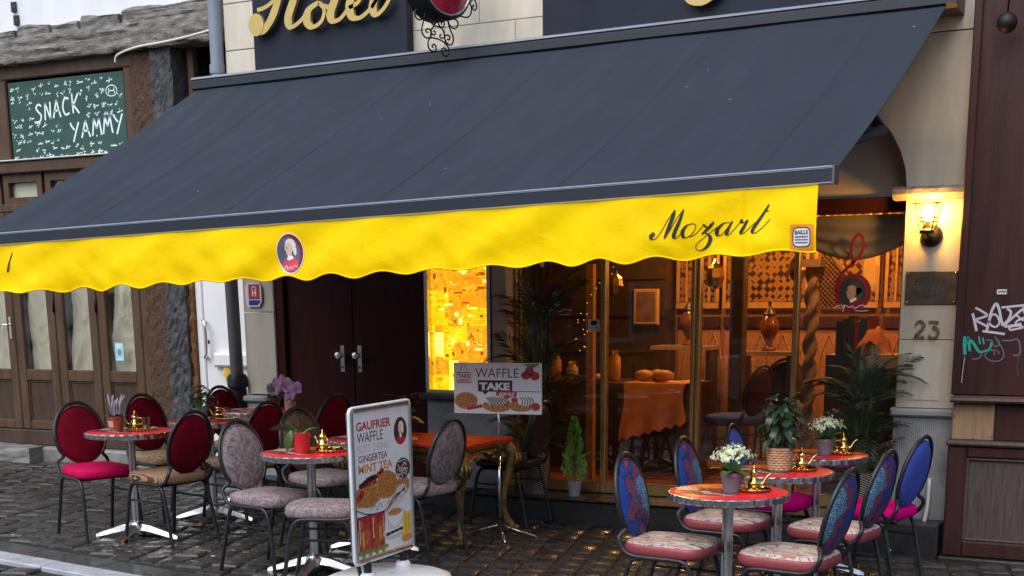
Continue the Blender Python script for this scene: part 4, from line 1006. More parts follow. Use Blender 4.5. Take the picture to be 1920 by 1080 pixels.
sc = lambda u, v: (0, (u-770)*.00060, -.2-(v-300)*.00040)
scr = [[(560, 380), (530, 450), (490, 600), (480, 700), (530, 780), (600, 780), (640, 700), (600, 635), (550, 650), (550, 690), (580, 690)], [(900, 400), (940, 560), (990, 680), (990, 780), (940, 845), (870, 800), (850, 720), (890, 680), (935, 700), (925, 755), (895, 750)],
       [(700, 400), (715, 480), (680, 545), (640, 520), (625, 450), (650, 420), (672, 455), (660, 480)], [(760, 400), (745, 480), (780, 560), (830, 555), (850, 490), (820, 460), (800, 490), (810, 520)], [(640, 620), (680, 570), (750, 565), (810, 590), (845, 660)], [(600, 790), (650, 770), (760, 780), (850, 820), (910, 890), (920, 980), (870, 1045), (810, 1010), (800, 940), (840, 910), (870, 940), (850, 965)],
       [(600, 790), (575, 870), (590, 960), (650, 1000), (700, 970), (700, 900), (665, 875), (640, 910), (660, 935)], [(640, 620), (625, 700), (620, 790)], [(845, 660), (850, 740), (870, 800)], [(645, 710), (690, 715), (695, 660), (665, 650)], [(830, 740), (790, 750), (770, 715), (795, 690)],
       [(400, 340), (375, 420), (400, 490), (460, 505), (520, 460), (545, 360)], [(960, 340), (915, 420), (940, 510), (1010, 550), (1070, 500), (1070, 420), (1010, 380), (985, 385)], [(960, 325), (1130, 320), (1240, 315), (1300, 240), (1310, 130), (1290, 60), (1330, 0)], [(1310, 130), (1360, 170), (1400, 130), (1390, 30), (1350, -20)], [(1310, 110), (1345, 110), (1345, 70)]]
for s_ in scr: MB().tube(crom([sc(u, v) for u, v in s_], 4), .0058, 6).build('iron_scroll', mt['iron'], hs, True)
MB().tube([(0, .05, .27), (0, .05, .42), (0, .75, .44)], .014, 8).build('bracket_arm', mt['iron'], hs)

lp = thing('wall_lantern', 'lit black cage lantern on the beige pier under the capital', 'lamp', (-1.826, 9.45, 2.1))
MB().lathe([(.072, 0), (.07, .012), (.055, .03), (.03, .042), (.004, .046)], 20).build('wall_plate', mt['iron'], lp, True, 40, rot=(R(90), 0, 0))
MB().tube(crom([(0, -.03, 0), (-.004, -.08, -.005), (-.008, -.12, .02)], 5), .014, 8).build('arm', mt['iron'], lp, True)
MB().lathe([(.02, .005), (.05, .012), (.05, .03), (.03, .045)], 16, (-.008, -.12, 0)).build('cup', mt['iron'], lp, True, 40)
MB().lathe([(.018, .045), (.019, .085)], 12, (-.008, -.12, 0)).build('socket', mt['brass'], lp, True, 40)
MB().lathe([(.014, .085), (.02, .1), (.034, .125), (.038, .15), (.03, .178), (.006, .19)], 16, (-.008, -.12, 0)).build('bulb', glow('lit_bulb', (1, .48, .08), 230), lp, True)
MB().lathe([(.045, .04), (.06, .1), (.078, .19)], 20, (-.008, -.12, 0), caps=False).build('lantern_glass', mt['tumbler'], lp, True)
for k in range(6):
    a = k*math.pi/3+.3; c_, s_ = math.cos(a), math.sin(a)
    MB().tube([(-.008+.048*c_, -.12+.048*s_, .035), (-.008+.066*c_, -.12+.066*s_, .1), (-.008+.083*c_, -.12+.083*s_, .195), (-.008+.1*c_, -.12+.1*s_, .205)], .0042, 6).build('cage_bar', mt['iron'], lp)
for z, r_ in ((.085, .062), (.11, .069), (.2, .087)): MB().tube([(-.008+r_*math.cos(k*.314), -.12+r_*math.sin(k*.314), z) for k in range(20)], .0035, 5, closed=True).build('cage_ring', mt['iron'], lp)

pq = thing('wall_plaque', 'dark bronze plaque with engraved hotel name on the beige pier', 'plaque', (-1.975, 9.45, 1.66))
MB().cham(0, .333, -.014, 0, 0, .214, c=.004).build('plate', mt['bronze'], pq)
decal('engraved_word', fit(text('HOTEL', .06, 0, .25, 1.25), .06, .125, .2, .048), lambda x, z, l: (x, -.0145, z), mt['bronze_dark'], pq)
decal('engraved_word', fit(text('MOZART', .06, 0, .25, 1.25), .035, .042, .255, .048), lambda x, z, l: (x, -.0145, z), mt['bronze_dark'], pq)
for x, z in ((.014, .2), (.319, .2), (.014, .014), (.319, .014)): MB().ball((x, -.015, z), .007, 8, 5).build('screw', mt['brass'], pq, True)
hn = thing('house_number', 'brass house number twenty three on the beige pier below the plaque', 'house number', (-1.9, 9.447, 1.44))
decal('digit', merge(stroke([(.005, .085), (.02, .108), (.045, .108), (.06, .085), (.05, .06), (.02, .03), (.003, .006)], .014, .018, power=1), stroke([(.003, .008), (.03, .012), (.065, .004)], .015)), lambda x, z, l: (x, -.012+l, z), mt['old_brass'], hn, thick=.01)
decal('digit', merge(stroke([(.09, .108), (.12, .108), (.15, .106)], .012), stroke([(.15, .106), (.135, .085), (.118, .068)], .012), stroke([(.118, .068), (.145, .06), (.155, .035), (.14, .008), (.11, .004), (.092, .02)], .013, .018, power=1)), lambda x, z, l: (x, -.012+l, z), mt['old_brass'], hn, thick=.01)
hb = thing('hotel_shield', 'small red and blue shield sign with white letter H on the left pilaster', 'sign', (-7.49, 9.43, 1.668))
oct_ = lambda d: [(.02+d, d), (.14-d*.4, d), (.168-d, .045), (.168-d, .165), (.15-d*.4, .2-d), (.03+d*.4, .2-d), (d, .17), (d, .04)]
decal('plate', (oct_(0), [tuple(range(8))]), lambda x, z, l: (x, -.004-l, z), mt['white_plastic'], hb, thick=.01)
decal('red_field', rect(.035, .062, .153, .186), lambda x, z, l: (x, -.0148, z), mt['red_print'], hb)
decal('blue_field', poly((.035, .012), (.13, .012), (.153, .035), (.153, .055), (.035, .055)), lambda x, z, l: (x, -.0148, z), mt['blue_print'], hb)
decal('letter', merge(rect(.072, .085, .084, .145), rect(.104, .085, .116, .145), rect(.084, .109, .104, .121), stroke([(.068, .152), (.094, .17), (.12, .152)], .008, sharp=True)), lambda x, z, l: (x, -.0154, z), mt['white_print'], hb)
# stickers on the glass
def clef(label, x, z, flip=1):
    o = thing('glass_sticker', label, 'sticker', (x, GY-.0065, z))
    f = lambda q: (lambda a, b, l: (a, -q, b))
    g = lambda pts, w, t=None: stroke([(flip*a*.00395, -b*.0038) for a, b in pts], w, t)
    decal('clef', merge(g([(-2, 30), (-22, 14), (-30, -10), (-20, -35), (0, -55), (12, -72), (14, -90), (6, -102), (-4, -92), (-7, -72), (-2, -52)], .022)), f(0), mt['maroon_print'], o)
    n = 30
    decal('ring', ([(.125*math.cos(2*math.pi*k/n), .128*math.sin(2*math.pi*k/n)) for k in range(n)]+[(.092*math.cos(2*math.pi*k/n)-.005, .1*math.sin(2*math.pi*k/n)) for k in range(n)], [(k, (k+1) % n, n+(k+1) % n, n+k) for k in range(n)]), f(.0006), mt['maroon_print'], o)
    decal('portrait_ground', disc((-.005, 0), .093, .101, 26), f(.0003), flat('teal_black', (.02, .035, .04)), o)
    decal('coat', poly((-.03, -.09), (-.02, -.055), (.02, -.04), (.05, -.05), (.07, -.06), (.04, -.09), (0, -.1)), f(.0009), mt['maroon_print'], o)
    decal('hair', merge(disc((.015, .03), .05, .045, 18), disc((.04, -.005), .025, .04, 14)), f(.0012), flat('grey_hair', (.06, .055, .045)), o)
    decal('face', poly((-.04, .04), (-.038, .015), (-.05, .0), (-.04, -.008), (-.04, -.03), (-.02, -.045), (.012, -.03), (.022, .0), (.015, .04), (-.01, .052)), f(.0015), flat('portrait_face', (.45, .27, .18)), o)
    decal('collar', poly((-.025, -.05), (.02, -.03), (.03, -.045), (-.01, -.07)), f(.0018), mt['white_print'], o)
    decal('signature', merge(stroke([(-.13, -.1), (-.08, -.085), (-.06, -.11), (-.05, -.085), (-.02, -.1), (0, -.09), (.02, -.105), (.06, -.085), (.1, -.095), (.12, -.085)], .005), stroke([(-.06, -.08), (-.065, -.13)], .005), stroke([(.02, -.12), (.06, -.125), (.11, -.12)], .004)), f(.0021), mt['white_print'], o)
    return o
clef('dark red clef sticker with a portrait on the glass bay beside the beige pier', -2.362, 1.74)
clef('dim red clef sticker with a portrait on the leftmost glass bay', -4.63, 1.72)
cd = tag(MB().box(-4.366, -4.272, GY-.008, GY-.004, 1.467, 1.56).build('card_sticker', mt['white_print']), 'small white card sticker on the glass left of the first gold mullion', 'sticker')
decal('print', merge(rect(-4.345, 1.515, -4.295, 1.55), rect(-4.36, 1.495, -4.28, 1.499), rect(-4.35, 1.48, -4.29, 1.484)), lambda x, z, l: (x, GY-.0088, z), mt['black_print'], cd)
# ================================================================ CHAIRS
LEAN = R(13)
def chair_parts():
    P = {}
    bc = Vector((-.213, 0, .685))                                   # middle of the back pad
    ux = Vector((-math.sin(LEAN), 0, math.cos(LEAN)))              # up along the back
    nx = Vector((math.cos(LEAN), 0, math.sin(LEAN)))               # out of the pad, forward
    def B(y, u, d=0): return bc+Vector((0, y, 0))+ux*u+nx*d
    # pad: egg-shaped cushion
    A, Bt, Bb = .174, .213, .19
    rings = []; n = 32
    m = MB()
    for (s, d) in ((.0, .026), (.55, .0245), (.85, .018), (.97, .009), (1.0, 0), (.97, -.009), (.85, -.018), (.55, -.0245), (.0, -.026)):
        rings.append([B(A*max(s, .001)*math.cos(2*math.pi*k/n), (Bt if math.sin(2*math.pi*k/n) > 0 else Bb)*max(s, .001)*math.sin(2*math.pi*k/n)-.005, d) for k in range(n)])
    vs = [v for r_ in rings for v in r_]
    m.add(vs, [(i*n+k, (i+1)*n+k, (i+1)*n+(k+1) % n, i*n+(k+1) % n) for i in range(len(rings)-1) for k in range(n)])
    P['back_pad'] = m
    P['piping'] = MB().tube([B((A+.001)*math.cos(2*math.pi*k/40), ((Bt if math.sin(2*math.pi*k/40) > 0 else Bb)+.001)*math.sin(2*math.pi*k/40)-.005, .004) for k in range(40)], .0055, 6, closed=True)
    m = MB()
    fr = []
    for k in range(21):
        a = R(-38)+(R(218)-R(-38))*k/20
        fr.append(B((A+.011)*math.cos(a), ((Bt+.028) if math.sin(a) > 0 else (Bb+.02))*math.sin(a)-.004))
    lo = lambda s: [Vector((-.205, s*.185, .515)), Vector((-.188, s*.192, .47)), Vector((-.15, s*.195, .435)), Vector((-.09, s*.196, .425))]
    path = list(reversed(lo(1)))+fr+lo(-1)
    m.tube(crom(path, 3), .0125, 8)
    P['back_frame'] = m
    for s, nm in ((1, 'a'), (-1, 'b')):
        m = MB()
        m.tube(crom([(-.12, s*.196, .426), (0, s*.197, .425), (.1, s*.197, .425), (.155, s*.197, .415), (.185, s*.198, .37), (.205, s*.2, .28), (.245, s*.212, 0.004)], 4), .0125, 8)
        P['front_leg_'+nm] = m
        m = MB(); m.tube(crom([(-.08, s*.194, .42), (-.13, s*.194, .405), (-.155, s*.195, .34), (-.2, s*.2, .15), (-.232, s*.205, .004)], 4), .0125, 8)
        P['rear_leg_'+nm] = m
        m = MB(); m.tube([(.2, s*.2, .305), (-.163, s*.195, .305)], .008, 6)
        P['stretcher_'+nm] = m
    m = MB(); m.tube([(.13, .19, .42), (.13, -.19, .42)], .009, 6); P['seat_rail_f'] = m
    m = MB(); m.tube([(-.12, .19, .42), (-.12, -.19, .42)], .009, 6); P['seat_rail_r'] = m
    # seat: rounded trapezoid cushion
    def outline(k, n=40):
        a = 2*math.pi*k/n; c, s = math.cos(a), math.sin(a); e = .42
        x = .215*math.copysign(abs(c)**e, c); y = .205*math.copysign(abs(s)**e, s)
        y *= 1+.10*(x/.215)*.6
        x += .018*(1-(y/.215)**2) if x > .1 else 0
        return x+.015, y
    def cushion(stack):
        m = MB(); n = 40; vs = []
        for s, z in stack: vs += [(outline(k)[0]*s+.015*(1-s), outline(k)[1]*s, z) for k in range(n)]
        m.add(vs, [(i*n+k, i*n+(k+1) % n, (i+1)*n+(k+1) % n, (i+1)*n+k) for i in range(len(stack)-1) for k in range(n)]+[tuple((len(stack)-1)*n+k for k in range(n)), tuple(range(n-1, -1, -1))])
        return m
    P['seat'] = cushion([(.95, .432), (.99, .44), (1.0, .455), (.995, .475), (.965, .49), (.85, .499), (.6, .505), (.25, .507)])
    P['seat_band'] = cushion([(.955, .4315), (.995, .44), (1.006, .455), (1.003, .474), (.975, .487), (.96, .4885)])
    return P
CP = chair_parts(); CM = {}
def cpart(k, mat):
    if (k, mat) not in CM: CM[(k, mat)] = CP[k].mesh(k, mt[mat], True, 60)
    return CM[(k, mat)]
def chair(label, x, y, psi, back, seat, band=None, group='oval backed terrace chairs'):
    o = thing('banquet_chair', label, 'chair', (x, y, gz(x)), R(psi), group)
    o.rotation_euler = (0, math.atan(SLOPE)*math.cos(R(psi)), R(psi))
    pd_ = link('back_pad', cpart('back_pad', back), o)
    link('piping', cpart('piping', back), pd_)
    link('back_frame', cpart('back_frame', 'steel_dark'), o)
    for k in ('front_leg_a', 'front_leg_b', 'rear_leg_a', 'rear_leg_b'): link('leg', cpart(k, 'steel_dark'), o)
    for k in ('stretcher_a', 'stretcher_b'): link('stretcher', cpart(k, 'steel_dark'), o)
    for k in ('seat_rail_f', 'seat_rail_r'): link('seat_rail', cpart(k, 'steel_dark'), o)
    st = link('seat', cpart('seat', seat), o)
    if band: link('seat_band', cpart('seat_band', band), st)
    return o
CH = [
 ('red backed chair with raspberry seat at the far left of the terrace', -7.02, 7.06, -20, 'red_velvet', 'pink_seat', None),
 ('red backed chair with ochre patterned seat left of the second table', -7.1, 7.86, -12, 'red_velvet', 'ochre_paisley', None),
 ('red backed chair with striped seat right of the front left table', -6.38, 7.1, 172, 'red_velvet', 'stripe', None),
 ('red backed chair in front of the white door', -7.12, 8.82, -8, 'red_velvet', 'ochre_paisley', None),
 ('grey paisley chair left of the table with the red orchid pot', -5.22, 6.68, -7, 'grey_paisley', 'grey_paisley', None),
 ('red backed chair right of the table with the rose plant', -6.4, 7.93, 172, 'red_velvet', 'ochre_paisley', None),
 ('red backed chair in front of the dark double door', -6.36, 8.75, 170, 'red_velvet', 'ochre_paisley', None),
 ('brown paisley chair between the red orchid pot and the double door', -5.42, 7.55, -12, 'brown_paisley', 'grey_paisley', None),
 ('grey paisley chair mostly hidden behind the standing poster', -4.64, 6.5, 205, 'grey_paisley', 'grey_paisley', None),
 ('grey paisley chair between the standing poster and the gold console', -4.62, 7.5, 174, 'grey_paisley', 'grey_paisley', None),
 ('blue peacock patterned chair nearest the camera on the left of its table', -2.47, 6.42, 0, 'peacock', 'feather', 'dusty_red'),
 ('blue peacock patterned chair left of the table with the wicker basket', -2.47, 7.26, 0, 'peacock', 'feather', 'dusty_red'),
 ('plain blue backed chair with magenta seat left of the farthest right table', -2.46, 8.1, 2, 'blue_plain', 'magenta_seat', None),
 ('blue peacock patterned chair right of the nearest table', -1.82, 6.42, 174, 'peacock', 'feather', 'dusty_red'),
 ('blue peacock patterned chair right of the table with the wicker basket', -1.82, 7.26, 172, 'peacock', 'feather', 'dusty_red'),
 ('blue backed chair with magenta seat beside the ribbed grey plinth', -1.8, 8.1, 168, 'blue_plain', 'magenta_seat', None)]
for c_ in CH: chair(*c_)
pc = chair('plain black chair in the shade behind the take away sign', -4.72, 8.98, 180, 'steel_dark', 'steel_dark', None, None)
del_g = None

# ================================================================ TABLES
TR = .305
def table_parts():
    P = {}
    n = 120; m = MB(); vs = []
    for z, r_, w in ((.712, .288, 0), (.715, .3, 0), (.722, .304, .0028), (.745, .304, .0028), (.75, .3, .0), (.7505, .294, 0)):
        vs += [((r_+(w if k % 4 < 2 else -w))*math.cos(2*math.pi*k/n), (r_+(w if k % 4 < 2 else -w))*math.sin(2*math.pi*k/n), z) for k in range(n)]
    m.add(vs, [(i*n+k, i*n+(k+1) % n, (i+1)*n+(k+1) % n, (i+1)*n+k) for i in range(5) for k in range(n)]+[tuple(range(n-1, -1, -1))])
    P['edge_band'] = m
    P['table_top'] = MB().lathe([(.295, .735), (.295, .7495), (.29, .7515), (.1, .7515), (.001, .7515)], 48)
    m = MB(); n = 16; vs = []
    for z in (.1, .712):
        vs += [((.024 if k % 2 else .029)*math.cos(2*math.pi*(k+.5)/n)*1.15, (.024 if k % 2 else .029)*math.sin(2*math.pi*(k+.5)/n)*.9, z) for k in range(n)]
    m.add(vs, [(k, (k+1) % n, n+(k+1) % n, n+k) for k in range(n)]); m.box(-.12, .12, -.02, .02, .7, .711); m.box(-.02, .02, -.12, .12, .699, .7105)
    P['column'] = m
    m = MB().lathe([(.055, .045), (.058, .09), (.045, .115), (.03, .125)], 16); P['base_hub'] = m
    m = MB()
    sec = [(.03, .062, .105, .035), (.1, .052, .095, .03), (.2, .028, .06, .026), (.28, .008, .034, .026), (.31, .004, .022, .022)]
    vs = []
    for x, z0, z1, w in sec: vs += [(x, -w, z0), (x, w, z0), (x, w*.55, z1), (x, -w*.55, z1)]
    m.add(vs, [(i*4+k, i*4+(k+1) % 4, i*4+4+(k+1) % 4, i*4+4+k) for i in range(4) for k in range(4)]+[(0, 1, 2, 3), (19, 18, 17, 16)])
    P['foot'] = m
    return P
TP = {k: v.mesh(k, mt[{'edge_band': 'ribbed_alu', 'table_top': 'red_top'}.get(k, 'alu')], k in ('table_top', 'base_hub'), 40) for k, v in table_parts().items()}
def table(label, x, y, rz=0, prints=True, s=1.0):
    o = thing('bistro_table', label, 'table', (x, y, gz(x)), R(rz), 'round red bistro tables')
    for k in ('edge_band', 'table_top', 'column', 'base_hub'): link(k, TP[k], o)
    for k in range(4): link('foot', TP['foot'], o, rot=(0, 0, R(45+90*k)))
    if prints:
        f = lambda a, b, l: (a, b, .7522+l)
        up = lambda q: (lambda a, b, l: (a, b, .7522+q))
        decal('print_patch', poly((-.27, -.02), (-.26, .06), (-.16, .19), (-.02, .24), (.02, .1), (-.06, .03)), up(0), M('table_print_orange', (.68, .2, .02), .25, var=.2, scale=12), o)
        decal('print_patch', poly((-.24, -.13), (-.16, -.02), (.02, .02), (.12, -.03), (.1, -.12), (.0, -.2), (-.14, -.24)), up(.0003), M('table_print_dark', (.09, .02, .022), .25, col2=(.2, .06, .05), scale=16), o)
        decal('print_patch', poly((-.27, -.06), (-.22, -.03), (-.14, -.06), (-.12, -.12), (-.2, -.16), (-.25, -.12)), up(.0006), M('table_print_cream', (.62, .5, .38), .3, col2=(.4, .14, .08), scale=24), o)
        g = merge(*[stroke([(-.1+(u-178)*.00021, -.1-(v-360)*.0002) for u, v in s_], .003, .008) for s_ in MOZ])
        decal('print_script', g, up(.0009), mt['white_print'], o)
    return o
TB = [('round red table with lavender pot at the far left', -6.703, 7.094, -30), ('round red table with rose plant behind the far left table', -6.72, 7.95, -30), ('round red table nearest the white door', -6.92, 8.77, -30),
      ('round red table with the red orchid pot beside the standing poster', -4.929, 6.745, -30), ('round red table hidden behind the standing poster', -5.02, 7.56, -30),
      ('printed round red table nearest the camera on the right', -2.179, 6.491, -28), ('round red table with the wicker basket plant', -2.188, 7.378, -28), ('round red table farthest back on the right with white flowers', -2.202, 8.238, -28)]
for t_ in TB: table(*t_)
TZ = lambda x: gz(x)+.7525

# ================================================================ GOLD CONSOLE
co = thing('console_table', 'carved gold baroque console table with red top beside the standing poster', 'table', (-5.02, 8.28, gz(-5.02)), 0)
co.scale = (1, 1, .83)
cw, cdp = .45, .33
MB().cham(-cw-.04, cw+.04, -cdp-.04, cdp+.04, .79, .815, c=.01).build('red_top', M('red_console_top', (.62, .025, .02), .55, var=.1, scale=4, spec=.15), co)
MB().box(-cw-.03, cw+.03, -cdp-.03, cdp+.03, .765, .789).build('top_moulding', mt['antique_gold'], co)
def apron(x0, y0, x1, y1):
    m = MB(); n = 30; t = Vector((x1-x0, y1-y0, 0)); nn = Vector((t.y, -t.x, 0)).normalized()
    def f(u, v):
        dz = .11+.05*math.cos(u*2*math.pi)+.018*math.sin(u*22)
        p_ = Vector((x0, y0, .765))+t*u+Vector((0, 0, -dz*v))+nn*(.012*math.sin(u*37)*math.sin(v*7+1)+.014*math.cos(u*19+v*9)*math.sin(v*3.1))
        return tuple(p_)
    m.grid(f, 40, 8); k = len(m.v); m.add([tuple(Vector(v)-nn*.025) for v in m.v], [tuple(reversed(q)) for q in m.f]); return m
for a_ in ((-cw, -cdp, cw, -cdp), (cw, -cdp, cw, cdp), (-cw, cdp, -cw, -cdp), (cw, cdp, -cw, cdp)): apron(*a_).build('carved_apron', mt['antique_gold'], co, True)
for sx in (-1, 1):
    for sy in (-1, 1):
        d_ = Vector((sx, sy, 0)).normalized()
        base = Vector((sx*cw, sy*cdp, 0))
        prof = [(.76, .0, .042), (.7, .035, .048), (.62, .045, .044), (.5, .02, .031), (.36, -.01, .023), (.22, -.02, .02), (.12, 0, .024), (.06, .025, .033), (.02, .04, .037), (.004, .04, .03)]
        m = MB().tube(crom([base+d_*o_+Vector((0, 0, z)) for z, o_, r_ in prof], 3), [r_ for r_ in [prof[min(i//3, 9)][2]*(1-(i % 3)/3)+prof[min(i//3+1, 9)][2]*((i % 3)/3) for i in range(28)]], 10)
        lg = m.build('cabriole_leg', mt['antique_gold'], co, True)
        for q in range(5):
            a = math.atan2(d_.y, d_.x)+R(-50+25*q); c_ = base+d_*.03
            MB().tube([c_+Vector((math.cos(a)*.02, math.sin(a)*.02, .05)), c_+Vector((math.cos(a)*.055, math.sin(a)*.055, .03)), c_+Vector((math.cos(a)*.065, math.sin(a)*.065, .006))], [.014, .013, .008], 6).build('claw', mt['antique_gold'], lg, True)
        for q in range(6):
            a = math.atan2(d_.y, d_.x)+R(-75+30*q); c_ = base+d_*.05
            MB().tube([c_+Vector((math.cos(a)*.045, math.sin(a)*.045, .68)), c_+Vector((math.cos(a)*.062, math.sin(a)*.062, .63)), c_+Vector((math.cos(a)*.05-d_.x*.02, math.sin(a)*.05-d_.y*.02, .55))], [.012, .013, .004], 5).build('acanthus_leaf', mt['antique_gold'], lg, True)

# ================================================================ STANDING POSTER (pavement sign)
pv = thing('pavement_sign', 'white framed waffle and tea poster on a sprung base in front', 'sign', (-4.285, 6.56, gz(-4.26)), R(90))
pv.rotation_euler = (0, R(-.8), R(90))
PW, PB, PT = .315, .205, 1.085
def frame_tube(w, z0, z1, r_, rad=.03):
    pts = []
    for cx, cz, a in ((w-rad, z1-rad, 0), (-w+rad, z1-rad, 90), (-w+rad, z0+rad, 180), (w-rad, z0+rad, 270)):
        for k in range(5):
            t = R(a+22.5*k); pts.append((cx+rad*math.cos(t), 0, cz+rad*math.sin(t)))
    return MB().tube(pts, r_, 8, closed=True)
m = MB()
for b in ((-PW, -PW+.028, PB, PT), (PW-.028, PW, PB, PT)): m.cham(b[0], b[1], -.016, .02, b[2]+.02, b[3]-.02, c=.01)
for b in ((PB, PB+.028), (PT-.028, PT)): m.cham(-PW+.02, PW-.02, -.0155, .0195, b[0], b[1], c=.01)
m.build('frame', mt['alu'], pv)
frame_tube(PW, PB, PT, .0105).build('frame_edge', mt['white_plastic'], pv, True)
po = MB().box(-PW+.026, PW-.026, -.006, .012, PB+.026, PT-.026).build('poster', mt['white_print'], pv)
px0, pw_, pz1, ph_ = -PW+.03, 2*PW-.06, PT-.03, PT-PB-.06
lv = [0]
def PR(name, g, mat):
    lv[0] += 1; q = .0066+lv[0]*.00005
    return decal(name, ([(px0+a*pw_, pz1-b*ph_) for a, b in g[0]], g[1]), lambda x, z, l: (x, -q, z), mt[mat], po)
def tx(s, x, y, w, h, mat, bold=0, name='lettering'):
    v, f = fit(text(s, 1, bold), 0, 0, 1, 1)
    PR(name, ([(x+a*w, y+h-b*h) for a, b in v], f), mat)
tx('GAUFRIER', .05, .06, .62, .062, 'red_print', .03); tx('WAFFLE', .06, .135, .46, .07, 'black_print'); tx('SOFT DRINK', .07, .22, .55, .055, 'grey_print'); tx('GINGERTEA', .07, .29, .52, .05, 'maroon_print', .01); tx('MINT TEA', .06, .355, .62, .06, 'orange_print', .03)
def dp_(cx, cy, rx, ry, n=22): return disc((cx, cy), rx, ry, n)
PR('portrait', dp_(.85, .17, .125, .098), 'choc_print'); PR('portrait', poly((.76, .235), (.8, .205), (.85, .195), (.9, .205), (.94, .235), (.9, .258), (.85, .264), (.8, .258)), 'red_print'); PR('portrait', dp_(.862, .135, .048, .034), 'wig_print'); PR('portrait', dp_(.89, .165, .022, .026), 'wig_print'); PR('portrait', poly((.81, .125), (.815, .15), (.803, .158), (.815, .17), (.83, .188), (.855, .19), (.87, .17), (.872, .13), (.84, .118)), 'skin_print'); PR('portrait', poly((.825, .19), (.865, .188), (.87, .21), (.84, .222)), 'white_print')
rw = random.Random(2)
def wafer(cx, cy, rx, ry, rot, a='tan_print', b='brown_print', cells=5):
    c_, s_ = math.cos(rot), math.sin(rot)
    T = lambda x, y: (cx+(x*c_-y*s_)*rx, cy+(x*s_+y*c_)*ry)
    PR('waffle', ([T(math.cos(k*.285)*(1+.05*math.sin(k*3)), math.sin(k*.285)*(1+.05*math.cos(k*2))) for k in range(22)], [tuple(range(22))]), a)
    q = []
    for i in range(cells):
        for j in range(cells):
            x = -.8+1.6*(i+.5)/cells; y = -.8+1.6*(j+.5)/cells
            if x*x+y*y > .72: continue
            d = .55/cells; q.append(poly(T(x-d, y-d), T(x+d, y-d), T(x+d, y+d), T(x-d, y+d)))
    PR('waffle_cells', merge(*q), b)
    PR('waffle_ridge', merge(*[poly(*[(x*.55+sum(z[0] for z in g[0])/4*.45-.004, y*.55+sum(z[1] for z in g[0])/4*.45-.003) for x, y in g[0]]) for g in q]), a)
    tag(PR('crumbs', merge(*[dp_(*T(rw.uniform(-.7, .7), rw.uniform(-.7, .7)), .008, .006, 6) for _ in range(10)]), 'crust_print'), kind='stuff')
PR('plate', dp_(.42, .64, .5, .075), 'white_plastic'); PR('plate_rim', stroke([(0, .66), (.2, .705), (.5, .71), (.8, .66), (.93, .58)], .008), 'black_print')
wafer(.2, .58, .26, .08, -.35); PR('berries', merge(*[dp_(.05+.07*k+random.uniform(-.02, .02), .555-.02*k+random.uniform(-.03, .03), .045, .028, 10) for k in range(7)]), 'berry_print'); PR('chocolate', merge(*[dp_(.1+.06*k, .5-.012*k+random.uniform(-.01, .01), .05, .02, 9) for k in range(5)]), 'choc_print')
wafer(.56, .53, .2, .1, .3, cells=6)
wafer(.86, .56, .13, .07, .6); PR('ice_cream', dp_(.87, .44, .14, .075), 'choc_print'); PR('sauce', merge(*[stroke([(.75+rw.uniform(-.01, .03), .385+.026*k+rw.uniform(-.01, .01)), (.82, .4+.026*k+rw.uniform(-.02, .02)), (.9, .385+.026*k+rw.uniform(-.015, .015)), (.98-rw.uniform(0, .04), .4+.026*k)], rw.uniform(.006, .014)) for k in range(5)]), 'cream_print')
PR('squiggle', stroke([(.25, .68), (.32, .65), (.36, .69), (.42, .65), (.46, .685)], .006), 'black_print')
PR('tea_glass', poly((0, .71), (.5, .71), (.48, .98), (.02, .98)), 'tea_print'); PR('tea_shade', merge(poly((.0, .71), (.5, .71), (.5, .79), (0, .8)), poly((.22, .79), (.3, .79), (.28, .95), (.22, .96))), 'berry_print')
PR('tea_light', merge(poly((.06, .82), (.12, .82), (.11, .93), (.08, .93)), poly((.38, .8), (.43, .8), (.42, .9), (.39, .91))), 'orange_print')
for k in range(4): PR('ice', poly((.05+.11*k, .75+.03*(k % 2)), (.11+.11*k, .74+.03*(k % 2)), (.12+.11*k, .78+.03*(k % 2)), (.06+.11*k, .79+.03*(k % 2))), 'tea_print')
PR('glass_line', merge(rect(.245, .71, .252, .97), rect(.0, .71, .5, .716), rect(.12, .72, .125, .95), rect(.36, .72, .365, .95)), 'choc_print')
for g_ in (rect(.03, .73, .045, .9), rect(.27, .73, .285, .88), rect(.46, .74, .47, .9)): PR('gleam', g_, 'skin_print')
PR('mint', merge(*[dp_(.03+.06*k, .965+.02*(k % 2), .035, .015, 8) for k in range(9)]), 'green_print')
PR('cream_swirl', poly((.5, .68), (.58, .63), (.68, .61), (.78, .555), (.88, .55), (.94, .6), (.86, .635), (.8, .665), (.7, .69), (.64, .73), (.54, .74)), 'cream_print'); PR('swirl_line', merge(*[stroke([(.52+.02*k, .72-.012*k), (.68, .66-.012*k), (.9, .575+.008*k)], .006) for k in range(4)]), 'choc_print')
PR('shade', dp_(.67, .875, .22, .05), 'grey_print'); PR('saucer', dp_(.68, .86, .2, .045), 'white_plastic'); PR('saucer_edge', merge(*[dp_(.55+.08*k, .885-.004*k, .05, .012, 8) for k in range(4)]), 'choc_print')
PR('cup_edge', poly((.535, .735), (.855, .725), (.835, .805), (.745, .852), (.635, .857), (.555, .815)), 'grey_print'); PR('cup_handle', stroke([(.84, .75), (.9, .76), (.89, .8), (.82, .81)], .012), 'grey_print'); PR('cup', poly((.55, .74), (.84, .73), (.82, .8), (.74, .84), (.64, .845), (.57, .81)), 'white_print'); PR('coffee', dp_(.69, .74, .13, .025), 'tan_print')
PR('beer', poly((.84, .77), (.99, .76), (.99, .92), (.82, .93)), 'yellow_print'); PR('beer_edge', merge(rect(.88, .78, .9, .91), rect(.94, .78, .96, .9)), 'orange_print'); PR('orange_slice', dp_(.9, .95, .1, .025), 'orange_print')
